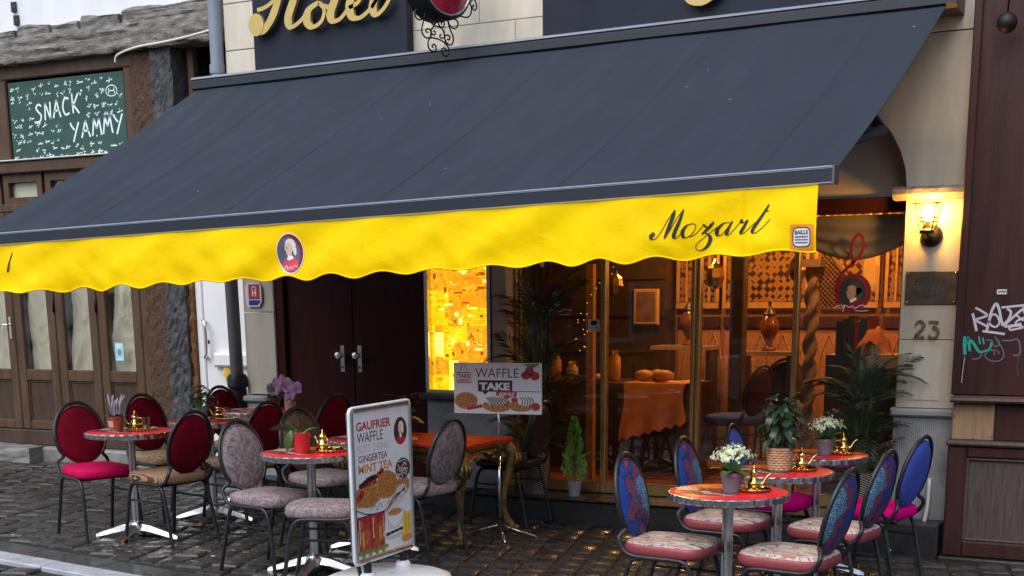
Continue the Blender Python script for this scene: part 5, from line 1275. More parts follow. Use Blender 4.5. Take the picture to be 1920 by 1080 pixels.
for sx in (-.19, .19):
    m = MB(); 
    for k in range(7): m.lathe([(.019, .145+k*.009), (.026, .1495+k*.009), (.019, .154+k*.009)], 12, (sx, 0, -.008), caps=False)
    m.build('spring', mt['rubber'], pv, True)
    MB().lathe([(.05, .095), (.045, .135), (.03, .15)], 14, (sx, 0, -.008)).build('spring_seat', mt['white_plastic'], pv, True)
m = MB(); n = 40; vs = []
for s_, z in ((1, .0), (1.0, .035), (.95, .075), (.8, .098), (.3, .108)):
    vs += [(.37*s_*math.copysign(abs(math.cos(2*math.pi*k/n))**.7, math.cos(2*math.pi*k/n)), .36*s_*math.copysign(abs(math.sin(2*math.pi*k/n))**.7, math.sin(2*math.pi*k/n)), z) for k in range(n)]
m.add(vs, [(i*n+k, i*n+(k+1) % n, (i+1)*n+(k+1) % n, (i+1)*n+k) for i in range(4) for k in range(n)]+[tuple(4*n+k for k in range(n))])
m.build('water_base', mt['white_plastic'], pv, True, 50)
MB().lathe([(.03, .095), (.032, .106), (.02, .108)], 14, (.02, -.14, 0)).build('filler_cap', mt['white_plastic'], pv, True, 40)

# ================================================================ TAKE AWAY SIGN
ts = thing('take_away_sign', 'white waffle take away board on a thin steel stand', 'sign', (-4.5, 8.37, gz(-4.5)), R(8))
bw, bz0, bz1 = .322, .875, 1.225
bd_ = MB().box(-bw, bw, -.012, .006, bz0, bz1).build('board', mt['white_print'], ts)
MB().tube([(0, .012, .1), (0, .012, .62)], .011, 10).build('lower_pole', mt['chrome'], ts, True)
MB().tube([(0, .012, .5), (0, .012, 1.1)], .008, 10).build('upper_pole', mt['chrome'], ts, True)
MB().lathe([(.016, .58), (.016, .64)], 10, (0, .012, 0)).build('pole_clamp', mt['rubber'], ts, True, 40)
MB().lathe([(.022, .05), (.022, .12)], 12, (0, .012, 0)).build('hub', mt['rubber'], ts, True, 40)
for a in (-62, 10, 160):
    MB().tube([(0, .012, .09), (.27*math.cos(R(a)), .012+.27*math.sin(R(a)), .006)], .008, 8).build('leg', mt['chrome'], ts, True)
lv[0] = 0
def PS(name, g, mat):
    lv[0] += 1; q = .0126+lv[0]*.00006
    return decal(name, ([(-bw+a*2*bw, bz1-b*(bz1-bz0)) for a, b in g[0]], g[1]), lambda x, z, l: (x, -q, z), mt[mat], bd_)
def ts_(s, x, y, w, h, mat, bold=0):
    v, f = fit(text(s, 1, bold), 0, 0, 1, 1); PS('lettering', ([(x+a*w, y+h-b*h) for a, b in v], f), mat)
ts_('WAFFLE', .25, .11, .5, .18, 'maroon_print')
PS('bag', merge(stroke([(.1, 0), (.09, .1), (.07, .18)], .006), stroke([(.13, 0), (.14, .1), (.16, .18)], .006), rect(.035, .19, .2, .205), rect(.035, .385, .2, .4), rect(.035, .19, .042, .4), rect(.193, .19, .2, .4)), 'black_print')
ts_('TAKE', .05, .225, .135, .075, 'red_print', .04); ts_('AWAY', .05, .315, .135, .065, 'red_print', .04)
PS('speech_box', merge(rect(.28, .34, .675, .565), poly((.33, .565), (.4, .565), (.36, .63))), 'black_print'); ts_('TAKE', .295, .385, .35, .15, 'white_print', .05)
PS('rule', rect(.67, .548, 1.0, .562), 'black_print'); PS('red_box', poly((.49, .555), (.73, .55), (.72, .66), (.49, .69)), 'red_print'); ts_('AWAY', .515, .575, .19, .085, 'white_print', .03)
def wafer2(cx, cy, rx, ry, rot, cells=5, a='tan_print', b='brown_print'):
    c_, s_ = math.cos(rot), math.sin(rot); T = lambda x, y: (cx+(x*c_-y*s_)*rx, cy+(x*s_+y*c_)*ry)
    PS('waffle', ([T(math.cos(k*.285), math.sin(k*.285)) for k in range(22)], [tuple(range(22))]), a); q = []
    for i in range(cells):
        for j in range(cells):
            x = -.8+1.6*(i+.5)/cells; y = -.8+1.6*(j+.5)/cells; d = .5/cells
            if x*x+y*y < .75: q.append(poly(T(x-d, y-d), T(x+d, y-d), T(x+d, y+d), T(x-d, y+d)))
    PS('waffle_cells', merge(*q), b)
wafer2(.14, .75, .135, .17, .3); PS('berries', merge(*[disc((.17+.035*k, .9-.012*k), .022, .04, 9) for k in range(5)]), 'berry_print')
wafer2(.5, .84, .17, .13, -.2); PS('cream', disc((.49, .74), .13, .1, 16), 'cream_print'); PS('sauce', merge(*[stroke([(.37+.035*k, .68), (.42+.035*k, .75), (.45+.035*k, .84)], .014) for k in range(7)]), 'choc_print')
wafer2(.77, .84, .15, .11, .15); PS('cream', disc((.82, .74), .09, .1, 14), 'wig_print'); PS('sauce', merge(*[stroke([(.76+.03*k, .66), (.79+.03*k, .74), (.78+.03*k, .83)], .012) for k in range(5)]), 'choc_print'); [PS('fruit', g_, 'berry_print') for g_ in (disc((.94, .85), .05, .08, 12), disc((.7, .72), .04, .05, 10), disc((.62, .66), .03, .04, 10))]
PS('strawberry_leaf', merge(*[poly((.88, .13), (.8+.05*k, .0), (.85+.045*k, .02)) for k in range(4)]), 'green_print'); PS('strawberry', merge(disc((.83, .24), .055, .08, 14), disc((.93, .25), .055, .085, 14), disc((.87, .16), .05, .09, 14)), 'berry_print')
# ================================================================ THINGS ON THE TABLES
def at(t, dx, dy):
    x = t[1]+.885*dx-.465*dy; y = t[2]+.465*dx+.885*dy
    return (x, y, gz(t[1])-SLOPE*0+.7527)
T1, T2, T2b, T3, T3b, T4, T5, T6 = TB
TPM = {}
def teapot(label, loc, rz=25, s=1.0):
    o = thing('teapot', label, 'teapot', loc, R(rz), 'brass teapots on the tables'); o.scale = (s, s, s)
    if not TPM:
        TPM['body'] = MB().lathe([(.03, .012), (.034, .016), (.046, .03), (.05, .045), (.046, .06), (.034, .075), (.026, .088), (.024, .1), (.03, .108), (.031, .112)], 20).mesh('body', mt['brass'], True, 50)
        TPM['lid'] = MB().lathe([(.033, .112), (.033, .116), (.026, .128), (.014, .14), (.006, .147), (.006, .152), (.01, .157), (.005, .164), (.002, .175)], 16).mesh('lid', mt['brass'], True, 50)
        TPM['spout'] = MB().tube(crom([(.04, 0, .04), (.065, 0, .05), (.08, 0, .075), (.098, 0, .1), (.118, 0, .112)], 4), [.013-.0005*i for i in range(17)], 8).mesh('spout', mt['brass'], True, 50)
        TPM['handle'] = MB().tube(crom([(-.026, 0, .1), (-.05, 0, .108), (-.07, 0, .09), (-.068, 0, .06), (-.046, 0, .045)], 4), .0045, 6).mesh('handle', mt['brass'], True)
        TPM['foot'] = MB().lathe([(.006, 0), (.008, .006), (.005, .018)], 8).mesh('foot', mt['brass'], True)
    for k in ('body', 'lid', 'spout', 'handle'): link(k, TPM[k], o)
    for k in range(4): link('foot', TPM['foot'], o, (.03*math.cos(R(45+90*k)), .03*math.sin(R(45+90*k)), 0))
    return o
def tray(label, loc, r_=.1):
    o = thing('tray', label, 'tray', loc, 0, 'brass trays on the tables')
    n = 64
    m = MB(); vs = []
    for q, z in ((.0, .004), (.85, .004), (.93, .007), (1.0, .016), (1.02, .014), (.95, .003), (.85, .0), (0, 0)):
        vs += [((q*r_*(1+(.03*math.cos(16*2*math.pi*k/n) if q > .9 else 0)))*math.cos(2*math.pi*k/n), (q*r_*(1+(.03*math.cos(16*2*math.pi*k/n) if q > .9 else 0)))*math.sin(2*math.pi*k/n), z) for k in range(n)]
    m.add(vs, [(i*n+k, i*n+(k+1) % n, (i+1)*n+(k+1) % n, (i+1)*n+k) for i in range(7) for k in range(n)])
    m.build('dish', mt['brass'], o, True, 50)
    m = MB()
    for k in range(28):
        a = 2*math.pi*k/28; m.tube([(r_*math.cos(a), r_*math.sin(a), .013), (r_*1.03*math.cos(a), r_*1.03*math.sin(a), .002)], .0022, 4)
    tag(m.build('fringe', mt['brass'], o), kind='stuff')
def tumbler(label, loc, fill=None):
    o = thing('tea_glass', label, 'glass', loc, 0, 'small tea glasses on the tables')
    MB().lathe([(.02, .001), (.021, .004), (.025, .06), (.027, .085), (.0255, .085), (.023, .06), (.019, .006), (.001, .006)], 16, caps=False).build('tumbler', mt['tumbler'], o, True, 50)
    if fill: MB().lathe([(.0185, .0065), (.0205, .028), (.001, .03)], 12).build('drink', mt[fill], o, True, 50)
def pot(o, mat, r0, r1, h, rim=.012):
    p_ = MB().lathe([(r0, 0), (r1*.94, h*.8), (r1*.95, h-rim*1.4), (r1, h-rim*1.3), (r1, h), (r1*.9, h), (r1*.88, h*.88), (.001, h*.86)], 22).build('pot', mt[mat], o, True, 40)
    MB().lathe([(r1*.9, h*.86), (r1*.5, h*.9), (.001, h*.91)], 14).build('soil', mt['soil'], o, True)
    return p_
def leaf_mesh(name, mat, w=.4, bend=.5, fold=.12, n=6):
    m = MB(); vs = []
    for i in range(n+1):
        t = i/n; hw = w/2*math.sin(math.pi*min(1, .04+t*.96))**.8
        z = bend*(t-t*t*1.6); vs += [(t, -hw, z+fold*hw), (t, 0, z), (t, hw, z+fold*hw)]
    m.add(vs, [(3*i+k, 3*i+3+k, 3*i+4+k, 3*i+1+k) for i in range(n) for k in range(2)])
    return m.mesh(name, mt[mat], True)
LF = {'dark': leaf_mesh('leaf', 'leaf_dark', .42, .35), 'mid': leaf_mesh('leaf', 'leaf_mid', .5, .25), 'orchid': leaf_mesh('leaf', 'leaf_mid', .38, .35), 'red': leaf_mesh('bract', 'petal_red', .5, .2)}
def leaf(o, kind, loc, yaw, pitch, size, name='leaf', roll=0): return link(name, LF[kind], o, loc, (roll, -pitch, yaw), (size, size, size))
rp_ = random.Random(21)
def kalanchoe(label, loc, seed):
    r_ = random.Random(seed); o = thing('white_kalanchoe', label, 'plant', loc, r_.uniform(0, 6), 'potted plants on the tables'); o.scale = (1.1, 1.1, 1.1)
    pot(o, 'pot_grey', .037, .053, .088)
    for k in range(11):
        a = k*2.4; leaf(o, 'mid', (.02*math.cos(a), .02*math.sin(a), .09), a, r_.uniform(.0, .6), r_.uniform(.07, .1))
    heads = []; st = MB(); fl = MB()
    for k in range(26):
        a = k*2.399; q = .092*math.sqrt((k+.5)/26); h = .2-.9*q*q*7+r_.uniform(-.012, .012)
        c = Vector((q*math.cos(a), q*math.sin(a), h)); heads.append(c)
        st.tube([(c.x*.2, c.y*.2, .085), tuple(c*.7+Vector((0, 0, h*.2))), tuple(c)], .0022, 4)
        for j in range(12):
            d = Vector((r_.gauss(0, .0105), r_.gauss(0, .0105), r_.gauss(.004, .007))); p_ = c+d
            nrm = (Vector((c.x*3, c.y*3-.0, .12))+Vector((r_.uniform(-.08, .08), r_.uniform(-.08, .08), 0))).normalized()
            t1 = nrm.orthogonal().normalized(); t2 = nrm.cross(t1); a0 = r_.uniform(0, 6)
            for w_ in range(4):
                b = a0+w_*math.pi/2; u = t1*math.cos(b)+t2*math.sin(b); v = nrm.cross(u); L_ = r_.uniform(.0065, .0085)
                fl.add([p_, p_+u*L_*.6+v*L_*.36+nrm*.001, p_+u*L_, p_+u*L_*.6-v*L_*.36+nrm*.001], [(0, 1, 2, 3)])
    st.build('flower_stems', mt['leaf_mid'], o)
    tag(fl.build('blossoms', mt['petal_white'], o), kind='stuff')
kalanchoe('white flowers in a mauve grey pot on the table nearest the camera', at(T4, .012, -.01), 3)
kalanchoe('white flowers in a mauve grey pot on the farthest right table', at(T6, .04, -.02), 5)
# wicker basket plant
o = thing('basket_plant', 'glossy dark leaved plant in a wicker basket on the right', 'plant', at(T5, 0, -.02), 0)
bk = MB().lathe([(.055, .0), (.062, .02), (.068, .11), (.07, .135), (.062, .135), (.058, .1), (.001, .1)], 28).build('basket', mt['basket'], o, True, 40)
m = MB()
for i in range(9):
    z = .012+i*.0138; r_ = .0565+.013*z/.135
    m.tube([((r_+.0045*(1 if (k+i) % 2 else -.6))*math.cos(2*math.pi*k/28), (r_+.0045*(1 if (k+i) % 2 else -.6))*math.sin(2*math.pi*k/28), z) for k in range(28)], .006, 5, closed=True)
m.build('wicker_weave', mt['basket'], bk, True)
MB().tube([(.068*math.cos(k*.314), .068*math.sin(k*.314), .138) for k in range(20)], .006, 6, closed=True).build('dark_rim', mt['iron'], o, True)
r_ = random.Random(8)
for k in range(7):
    a = k*.9; MB().tube(crom([(.01*math.cos(a), .01*math.sin(a), .1), (.03*math.cos(a), .03*math.sin(a), .2), (.06*math.cos(a), .06*math.sin(a), r_.uniform(.28, .38))], 3), .004, 5).build('stem', mt['stem'], o)
for k in range(105):
    t = (k+.5)/105; a = k*2.399; h = .17+.25*t; q = .09*math.sin(math.pi*min(.98, .15+t*.8))**.7*r_.uniform(.35, 1.05)
    leaf(o, 'dark', (q*math.cos(a), q*math.sin(a), h), a+r_.uniform(-.5, .5), r_.uniform(-1.15, -.1) if t < .85 else r_.uniform(-.5, .5), r_.uniform(.065, .1), roll=r_.uniform(-.5, .5))
MB().ball((.045, -.03, .155), .008, 8, 5).build('berry', mt['berry_red'], o, True); MB().ball((-.035, -.055, .17), .008, 8, 5).build('berry', mt['berry_red'], o, True)
# lavender, heather
def spikes(name, label, loc, potmat, seed, lab=True, h=.16, n=15, lean=.05, s=1.0):
    r_ = random.Random(seed); o = thing(name, label, 'plant', loc, 0, 'potted plants on the tables'); o.scale = (s, s, s)
    p_ = pot(o, potmat, .042, .058, .1)
    if lab:
        m = MB().grid(lambda u, v: ((.0505+.0085*v)*math.cos(R(-115+50*u)), (.0505+.0085*v)*math.sin(R(-115+50*u)), .03+.045*v), 6, 1); m.build('paper_label', mt['label_print'], p_)
    for k in range(n):
        a = k*2.4; q = .03*math.sqrt(k/n); hh = .1+h*r_.uniform(.55, 1)
        top = Vector((q*math.cos(a)*2+lean*hh*3*r_.uniform(.4, 1.1), q*math.sin(a)*2, hh)); b0 = Vector((q*math.cos(a), q*math.sin(a), .09)); mid = b0.lerp(top, .5)+Vector((0, 0, .015))
        pth = crom([b0, mid, top], 4)
        MB().tube(pth, [.002]*4+[.0055, .007, .007, .005, .002][:len(pth)-4], 6).build('flower_spike', mt['petal_lav'], o, True)
    for k in range(20):
        a = k*2.4; leaf(o, 'dark', (.03*math.cos(a), .03*math.sin(a), .1), a, r_.uniform(.1, 1.0), r_.uniform(.04, .07))
spikes('lavender_plant', 'grey lavender in a labelled terracotta pot on the far left table', at(T1, -.085, -.03), 'terracotta', 4)
spikes('heather_plant', 'small grey heather in a red pot in front of the left pilaster', at(T2b, .11, .1), 'terracotta', 6, False, .15, 18, 0, .9)
# rose plant
o = thing('rose_plant', 'leafy plant with faded rose blooms on the second left table', 'plant', at(T2, -.06, 0), 0, 'potted plants on the tables')
pot(o, 'pot_dark', .045, .06, .09); r_ = random.Random(31)
for k in range(60):
    a = k*2.399; h = .1+.13*(k/60); q = .075*r_.uniform(.2, 1)
    leaf(o, 'mid', (q*math.cos(a), q*math.sin(a), h), a, r_.uniform(-.6, .7), r_.uniform(.05, .085))
for k in range(7):
    a = k*2.4; q = .06*math.sqrt(k/7)
    m = MB()
    for j in range(9): m.ball((.012*math.cos(j*2.4)*(j/9), .012*math.sin(j*2.4)*(j/9), .004*(1-j/9)), .009, 6, 4, (1, 1, .6))
    m.build('bloom', mt['petal_rose'], o, True, loc=(q*math.cos(a), q*math.sin(a), .245+r_.uniform(-.02, .015)))
# orchids
o = thing('orchid_leaves', 'broad leaved orchid in a bright red pot on the front table', 'plant', at(T3, -.045, -.02), 0)
MB().lathe([(.047, 0), (.052, .11), (.054, .118), (.049, .118), (.046, .1), (.001, .1)], 24).build('pot', mt['pot_red'], o, True, 40)
MB().lathe([(.047, .1), (.001, .106)], 14).build('bark', mt['soil'], o)
for ob_loc, dx_, up_, sz_ in (((-.045, -.045, .135), (-.25, -1, 0), .25, .13), ((-.03, -.03, .14), (-1, .15, 0), .15, .15)):
    rt_ = Vector((.885, .465, 0)); dv = (Vector((0, 0, 1))*dx_[1]+rt_*dx_[0]+Vector((.465, -.885, 0))*.15).normalized()
    wv = (rt_ if abs(dx_[1]) > .5 else Vector((.3, -.5, .8))); wv = (wv-dv*wv.dot(dv)).normalized(); nv_ = dv.cross(wv)
    lf_ = link('leaf', LF['orchid'], o); lf_.matrix_local = Matrix.Translation(ob_loc) @ Matrix((dv, wv, nv_)).transposed().to_4x4() @ Matrix.Scale(sz_, 4)
leaf(o, 'orchid', (0, .01, .11), R(60), .4, .13); leaf(o, 'orchid', (-.03, -.02, .11), R(150), .5, .1)
MB().tube([(-.02, 0, .11), (-.06, -.02, .16), (-.09, -.045, .19)], .004, 6).build('cut_stalk', mt['stem'], o)
o = thing('purple_orchid', 'mauve orchid in bloom in front of the dark double door', 'plant', at(T2b, .27, .02), 0)
MB().lathe([(.045, 0), (.05, .07), (.042, .075), (.001, .07)], 20).build('pot', mt['pot_pink'], o, True, 40)
MB().tube(crom([(0, 0, .07), (.01, 0, .12), (-.02, -.01, .2), (-.05, -.03, .22)], 4), .003, 5).build('stalk', mt['stem'], o)
def petal():
    m = MB(); m.add([(0, 0, 0)]+[(.5+.5*math.cos(a), .42*math.sin(a), .1*math.cos(a*2)) for a in [k*math.pi/6 for k in range(12)]], [(0, k+1, (k+1) % 12+1) for k in range(12)]); return m.mesh('petal', mt['petal_pink'], True)
PT_ = petal()
for c_, s_, tl in (((-.05, -.03, .2), .085, 0), ((.075, -.03, .17), .066, 25), ((.02, -.04, .1), .045, -20)):
    f_ = link('flower', MB().ball((0, 0, 0), .008, 8, 5).mesh('flower', mt['petal_rose'], True), o, c_, (R(78), 0, R(28)))
    for k in range(5): link('petal', PT_, f_, (0, 0, .002*k), (0, R(-12), R(90+72*k+tl)), (s_, s_*(1.25 if k in (1, 4) else .75), s_))
for k in range(5): leaf(o, 'mid', (0, 0, .07), k*1.3, .3, .1)
# poinsettia on the console
o = thing('poinsettia', 'dark red poinsettia behind the take away sign', 'plant', (-5.28, 8.35, gz(-5.02)+.677), 0)
pot(o, 'pot_dark', .05, .07, .1); r_ = random.Random(12)
for k in range(34): a = k*2.4; leaf(o, 'mid' if k < 20 else 'red', (.03*math.cos(a), .03*math.sin(a), .1+.2*k/34), a, r_.uniform(-.3, .7), r_.uniform(.1, .16), 'leaf' if k < 20 else 'bract')
# teapots, trays, glasses
for t_, nm, dx, dy, rz in ((T1, 'far left table with lavender', .03, .03, 200), (T2, 'table with the rose plant', .07, .0, 190), (T3, 'table with the red orchid pot', .075, .02, 160), (T4, 'table nearest the camera', .125, .0, 28), (T5, 'table with the wicker basket', .125, .0, 28), (T6, 'farthest right table', .155, .0, 28)):
    x, y, z = at(t_, dx+(.04 if t_ in (T1, T2, T3) else .0), dy)
    tray('brass tray under the teapot on the '+nm, (x, y, z), .105 if t_ in (T1, T2, T3) else .085)
    x, y, z = at(t_, dx, dy); teapot('brass teapot on the '+nm, (x, y, z+.0045), rz, .72 if t_ in (T4, T5, T6) else .75)
    if t_ in (T1, T2, T3):
        x, y, z = at(t_, dx+.075, dy-.01); tumbler('small tea glass beside the teapot on the '+nm, (x, y, z+.0045), 'green_print' if t_ is T1 else None)
# ================================================================ FLOOR PLANTS
def woven(o, r0, r1, h):
    MB().lathe([(r0, 0), ((r0+r1)/2*1.03, h*.5), (r1, h), (r1*.92, h), (r1*.88, h*.9), (.001, h*.88)], 26).build('woven_pot', mt['woven_pot'], o, True, 40)
    MB().lathe([(r1*.9, h*.885), (.001, h*.9)], 14).build('soil', mt['soil'], o)
def frond_mesh(n=15, droop=.75, w=.26, seed=0):
    r_ = random.Random(seed); m = MB(); pts = []
    for i in range(n+1):
        t = i/n; pts.append(Vector((t*(1-.25*droop*t), 0, t*.55-droop*t*t*.75)))
    m.tube(pts, [.008*(1-.8*i/n) for i in range(n+1)], 4)
    for i in range(2, n+1):
        t = i/n; L_ = w*(math.sin(math.pi*min(1, .12+t*.8))**.6)
        d = (pts[i]-pts[i-1]).normalized()
        for s in (-1, 1):
            tip = pts[i]+Vector((0, s*L_*.75, 0))+d*L_*.7+Vector((0, 0, -L_*.3*r_.uniform(.6, 1.4)))
            mid = pts[i].lerp(tip, .5)+Vector((0, 0, L_*.1)); e = d*.019
            m.add([pts[i]-e*.5, mid-e, tip, mid+e], [(0, 1, 2, 3)])
    return m.mesh('frond', mt['leaf_palm'], False)
FR = [frond_mesh(16, .5, .3, 1), frond_mesh(16, .8, .28, 2), frond_mesh(14, 1.1, .26, 3)]
def palm(label, loc, n, size, hmax, seed, tilt=(.5, 1.2), potr=.1, poth=.3, squash=.6):
    r_ = random.Random(seed); o = thing('potted_palm', label, 'plant', loc, 0)
    woven(o, potr*.72, potr, poth)
    for k in range(n):
        a = k*2.399; h = poth*.88+hmax*r_.random()**1.2
        b = Vector((.03*math.cos(a), .03*math.sin(a)*squash, poth*.85)); t = Vector((.06*math.cos(a), .05*math.sin(a)*squash, h))
        MB().tube([b, b.lerp(t, .5), t], .005, 5).build('stalk', mt['stem'], o)
        sz = size*r_.uniform(.65, 1.1)
        yaw = math.atan2(math.sin(a)*squash, math.cos(a))
        link('frond', FR[k % 3], o, t, (r_.uniform(-.4, .4), -r_.uniform(*tilt), yaw), (sz, sz, sz))
    return o
palm('tall dark palm in a black and cream woven pot behind the take away sign', (-4.72, 9.38, .237), 44, .46, 1.1, 2, (.5, 1.3), .115, .31, .35)
palm('bushy palm in a woven pot at the foot of the beige pier', (-2.2, 9.33, .237), 50, .44, .6, 4, (.35, 1.35), .1, .3, .45)
o = thing('dwarf_conifer', 'small bright green conifer in a grey pot on the step', 'plant', (-4.375, 9.36, .237), 0)
pot(o, 'pot_dark', .042, .055, .115); r_ = random.Random(9); m = MB()
for k in range(760):
    t = k/760; h = .12+.46*t; q = .1*(1-t)**.75*r_.uniform(.3, 1.05)*(1 if t > .12 else .6+t*3); a = r_.uniform(0, 6.283)
    p_ = Vector((q*math.cos(a), q*math.sin(a), h)); d = Vector((math.cos(a)*.5, math.sin(a)*.5, 1)).normalized(); s_ = d.cross(Vector((math.sin(a), -math.cos(a), r_.uniform(-.8, .8)))).normalized(); L_ = r_.uniform(.025, .05)
    m.add([p_, p_+d*L_*.5+s_*.006, p_+d*L_, p_+d*L_*.5-s_*.006], [(0, 1, 2, 3)])
tag(m.build('foliage', mt['leaf_conifer'], o), kind='stuff')
MB().tube([(0, 0, .1), (0, 0, .5)], [.007, .002], 6).build('trunk', mt['stem'], o)
m = MB().tube(crom([(-1.74, 9.405, .5), (-1.735, 9.375, .46), (-1.74, 9.37, .3), (-1.77, 9.35, .16), (-1.85, 9.28, .05), (-1.95, 9.2, .03)], 6), .014, 8)
tag(m.build('hose', mt['hose'], None, True), 'white hose curling down the ribbed plinth of the pier', 'hose')

# ================================================================ INSIDE THE CAFE
tag(MB().box(-7.3, -1.2, 9.66, 12.9, .15, .232).build('interior_floor', M('terracotta_floor', (.3, .1, .045), .28, col2=(.2, .06, .028), scale=5, rvar=.12)), kind='structure')
tag(MB().box(-7.3, -1.2, 9.96, 12.9, 2.9, 2.95).build('interior_ceiling', M('interior_ceiling', (.22, .14, .08), .8)), kind='structure')
iw = M('interior_wall', (.27, .12, .05), .8, var=.2, scale=3)
wl = tag(MB().box(-7.3, -1.2, 12.8, 12.9, .232, 2.9).build('interior_wall', iw), kind='structure')
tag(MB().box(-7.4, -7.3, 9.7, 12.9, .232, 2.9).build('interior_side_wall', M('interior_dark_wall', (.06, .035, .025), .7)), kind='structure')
tag(MB().box(-1.2, -1.1, 9.7, 12.9, .232, 2.9).build('interior_side_wall', iw), kind='structure')
gilt = M('gilt_strip', (.5, .26, .07), .45, metal=.3, var=.2, scale=20)
for x0, x1 in ((-4.85, -4.42), (-4.38, -3.55), (-3.5, -2.9), (-2.85, -2.2), (-2.15, -1.3)):
    BX('carved_screen', mt['moorish'], wl, x0, x1, 12.74, 12.8, 1.66, 2.85)
    for a_ in ((x0, x0+.03), (x1-.03, x1), (x0+.09, x0+.11), (x1-.11, x1-.09)): BX('screen_stile', gilt, wl, a_[0], a_[1], 12.72, 12.739, 1.66, 2.85)
    BX('screen_rail', gilt, wl, x0, x1, 12.715, 12.739, 1.6, 1.655)
    BX('dado_tiles', mt['dado_tile'], wl, x0, x1, 12.785, 12.8, .5, 1.4)
    BX('dado_band', mt['maroon_wood'], wl, x0, x1, 12.75, 12.79, 1.42, 1.52)
    k = 0
    while x0+.05+k*.22+.2 < x1+.05:
        xc = x0+.15+k*.22
        MB().tube([(xc-.09, 12.78, .6), (xc-.09, 12.78, 1.05), (xc-.07, 12.78, 1.2), (xc, 12.78, 1.36), (xc+.07, 12.78, 1.2), (xc+.09, 12.78, 1.05), (xc+.09, 12.78, .6)], .008, 5).build('dado_arch', gilt, wl); k += 1
dk = M('dark_cabinet', (.035, .02, .014), .4, var=.3, scale=5)
cb_ = thing('dark_cabinet', 'tall dark wooden cabinet at the back left of the room', 'cabinet', (-5.6, 12.5, .232))
MB().box(-.8, .72, 0, .28, 0, 2.2).build('carcass', dk, cb_)
for z in (.5, .95, 1.3, 1.65): MB().box(-.8, .72, -.03, -.002, z, z+.035).build('shelf', dk, cb_)
sh_ = thing('wall_shelf', 'narrow shelf table with an urn at the back of the room', 'shelf', (-4.55, 12.2, .232))
MB().box(-.3, .3, -.15, .15, 1.0, 1.035).build('board', mt['plywood'], sh_)
for x in (-.26, .26): MB().box(x-.02, x+.02, -.12, .12, 0, 1.0).build('leg', dk, sh_)
sh2 = thing('side_table', 'narrow wooden side table with an urn behind the middle glass bay', 'table', (-3.72, 12.1, .232))
MB().box(-.26, .26, -.15, .15, .96, .995).build('board', mt['plywood'], sh2)
for x in (-.22, .22): MB().box(x-.02, x+.02, -.12, .12, 0, .96).build('leg', dk, sh2)
for lab, x, y, z in (('dark urn on the narrow shelf table left of the gilt screens', -4.52, 12.2, 1.267), ('dark urn on the side table behind the middle glass bay', -3.72, 12.1, 1.227)):
    u_ = thing('urn', lab, 'urn', (x, y, z))
    MB().lathe([(.06, 0), (.065, .02), (.03, .05), (.035, .08), (.085, .18), (.09, .24), (.05, .31), (.06, .33)], 20).build('vase', M('urn_glaze', (.16, .05, .02), .2, var=.4, scale=9), u_, True, 50)
    MB().lathe([(.062, .33), (.05, .35), (.015, .39), (.012, .42), (.02, .435), (.004, .46)], 16).build('lid', dk, u_, True, 50)
ct = thing('cafe_counter', 'dark serving counter with pastries behind the glass', 'counter', (-4.75, 11.2, .232))
MB().box(-1.0, .68, -.25, .3, 0, .72).build('cabinet', dk, ct)
MB().box(-1.05, .72, -.28, .33, .72, .76).build('top', mt['maroon_wood'], ct)
tc_ = M('orange_tablecloth', (.8, .32, .1), .75, var=.12, scale=3)
def drape(u, v):
    x = -4.62+.56*u; dep = .5-.17*u+.035*(abs(((u*13) % 2)-1)-.5)*(1 if v > .95 else 0)
    if v < .25: return (x+.02*(1-v), 11.32-(11.32-10.9)*v/.25, 1.004+.006*math.sin(u*9))
    q = (v-.25)/.75; return (x+.015*math.sin(q*5+u*3)-.04*q*(1-u), 10.893+.018*math.sin(u*17+q*2)*q-.01, 1.0-dep*q)
tag(MB().grid(drape, 40, 16).build('tablecloth', tc_, None, True), 'orange fringed cloth draped over the cafe counter', 'tablecloth')
for i, (x, y, lab) in enumerate(((-4.5, 11.05, 'round loaf at the left end of the orange cloth'), (-4.4, 11.12, 'round loaf in the middle of the bread row'), (-4.31, 11.05, 'round loaf at the right end of the bread row'))):
    MB_ = MB().ball((0, 0, 0), .09, 14, 8, (1, .8, .55)); tag(MB_.build('bread_loaf', mt['tan_print'], None, True, loc=(x, y, 1.055)), lab, 'bread', 'loaves on the counter')
pl_ = thing('pastry_plate', 'plate of small pastries on the left of the counter', 'plate', (-5.0, 11.1, .993)); MB().lathe([(.05, 0), (.14, .02), (.145, .024), (.05, .008)], 20).build('plate', mt['brass'], pl_, True)
for k in range(9): MB().ball((.075*math.cos(k*2.4)*math.sqrt(k/9), .075*math.sin(k*2.4)*math.sqrt(k/9), .04), .036, 8, 5, (1, .8, .7)).build('pastry', mt['tan_print'], pl_, True)
po_ = M('dark_post', (.05, .03, .022), .45)
tag(BX('timber_post', po_, None, -3.86, -3.74, 11.4, 11.52, .232, 2.9, c=.01), 'dark timber post standing inside the room', 'post')
tw = thing('twisted_column', 'twisted wooden column just inside the right glass bay', 'column', (-2.9, 10.5, .232))
m = MB(); n = 18; rows = 130; vs = []
for i in range(rows+1):
    z = 1.7*i/rows; a0 = i*.5
    vs += [(.046*(1+.32*math.cos(2*(2*math.pi*k/n-a0*.45)))*math.cos(2*math.pi*k/n), .046*(1+.32*math.cos(2*(2*math.pi*k/n-a0*.45)))*math.sin(2*math.pi*k/n), z) for k in range(n)]
m.add(vs, [(i*n+k, i*n+(k+1) % n, (i+1)*n+(k+1) % n, (i+1)*n+k) for i in range(rows) for k in range(n)]); m.build('shaft', mt['plywood'], tw, True)
MB().box(-.08, .08, -.08, .08, 1.7, 1.76).build('capital', mt['plywood'], tw)
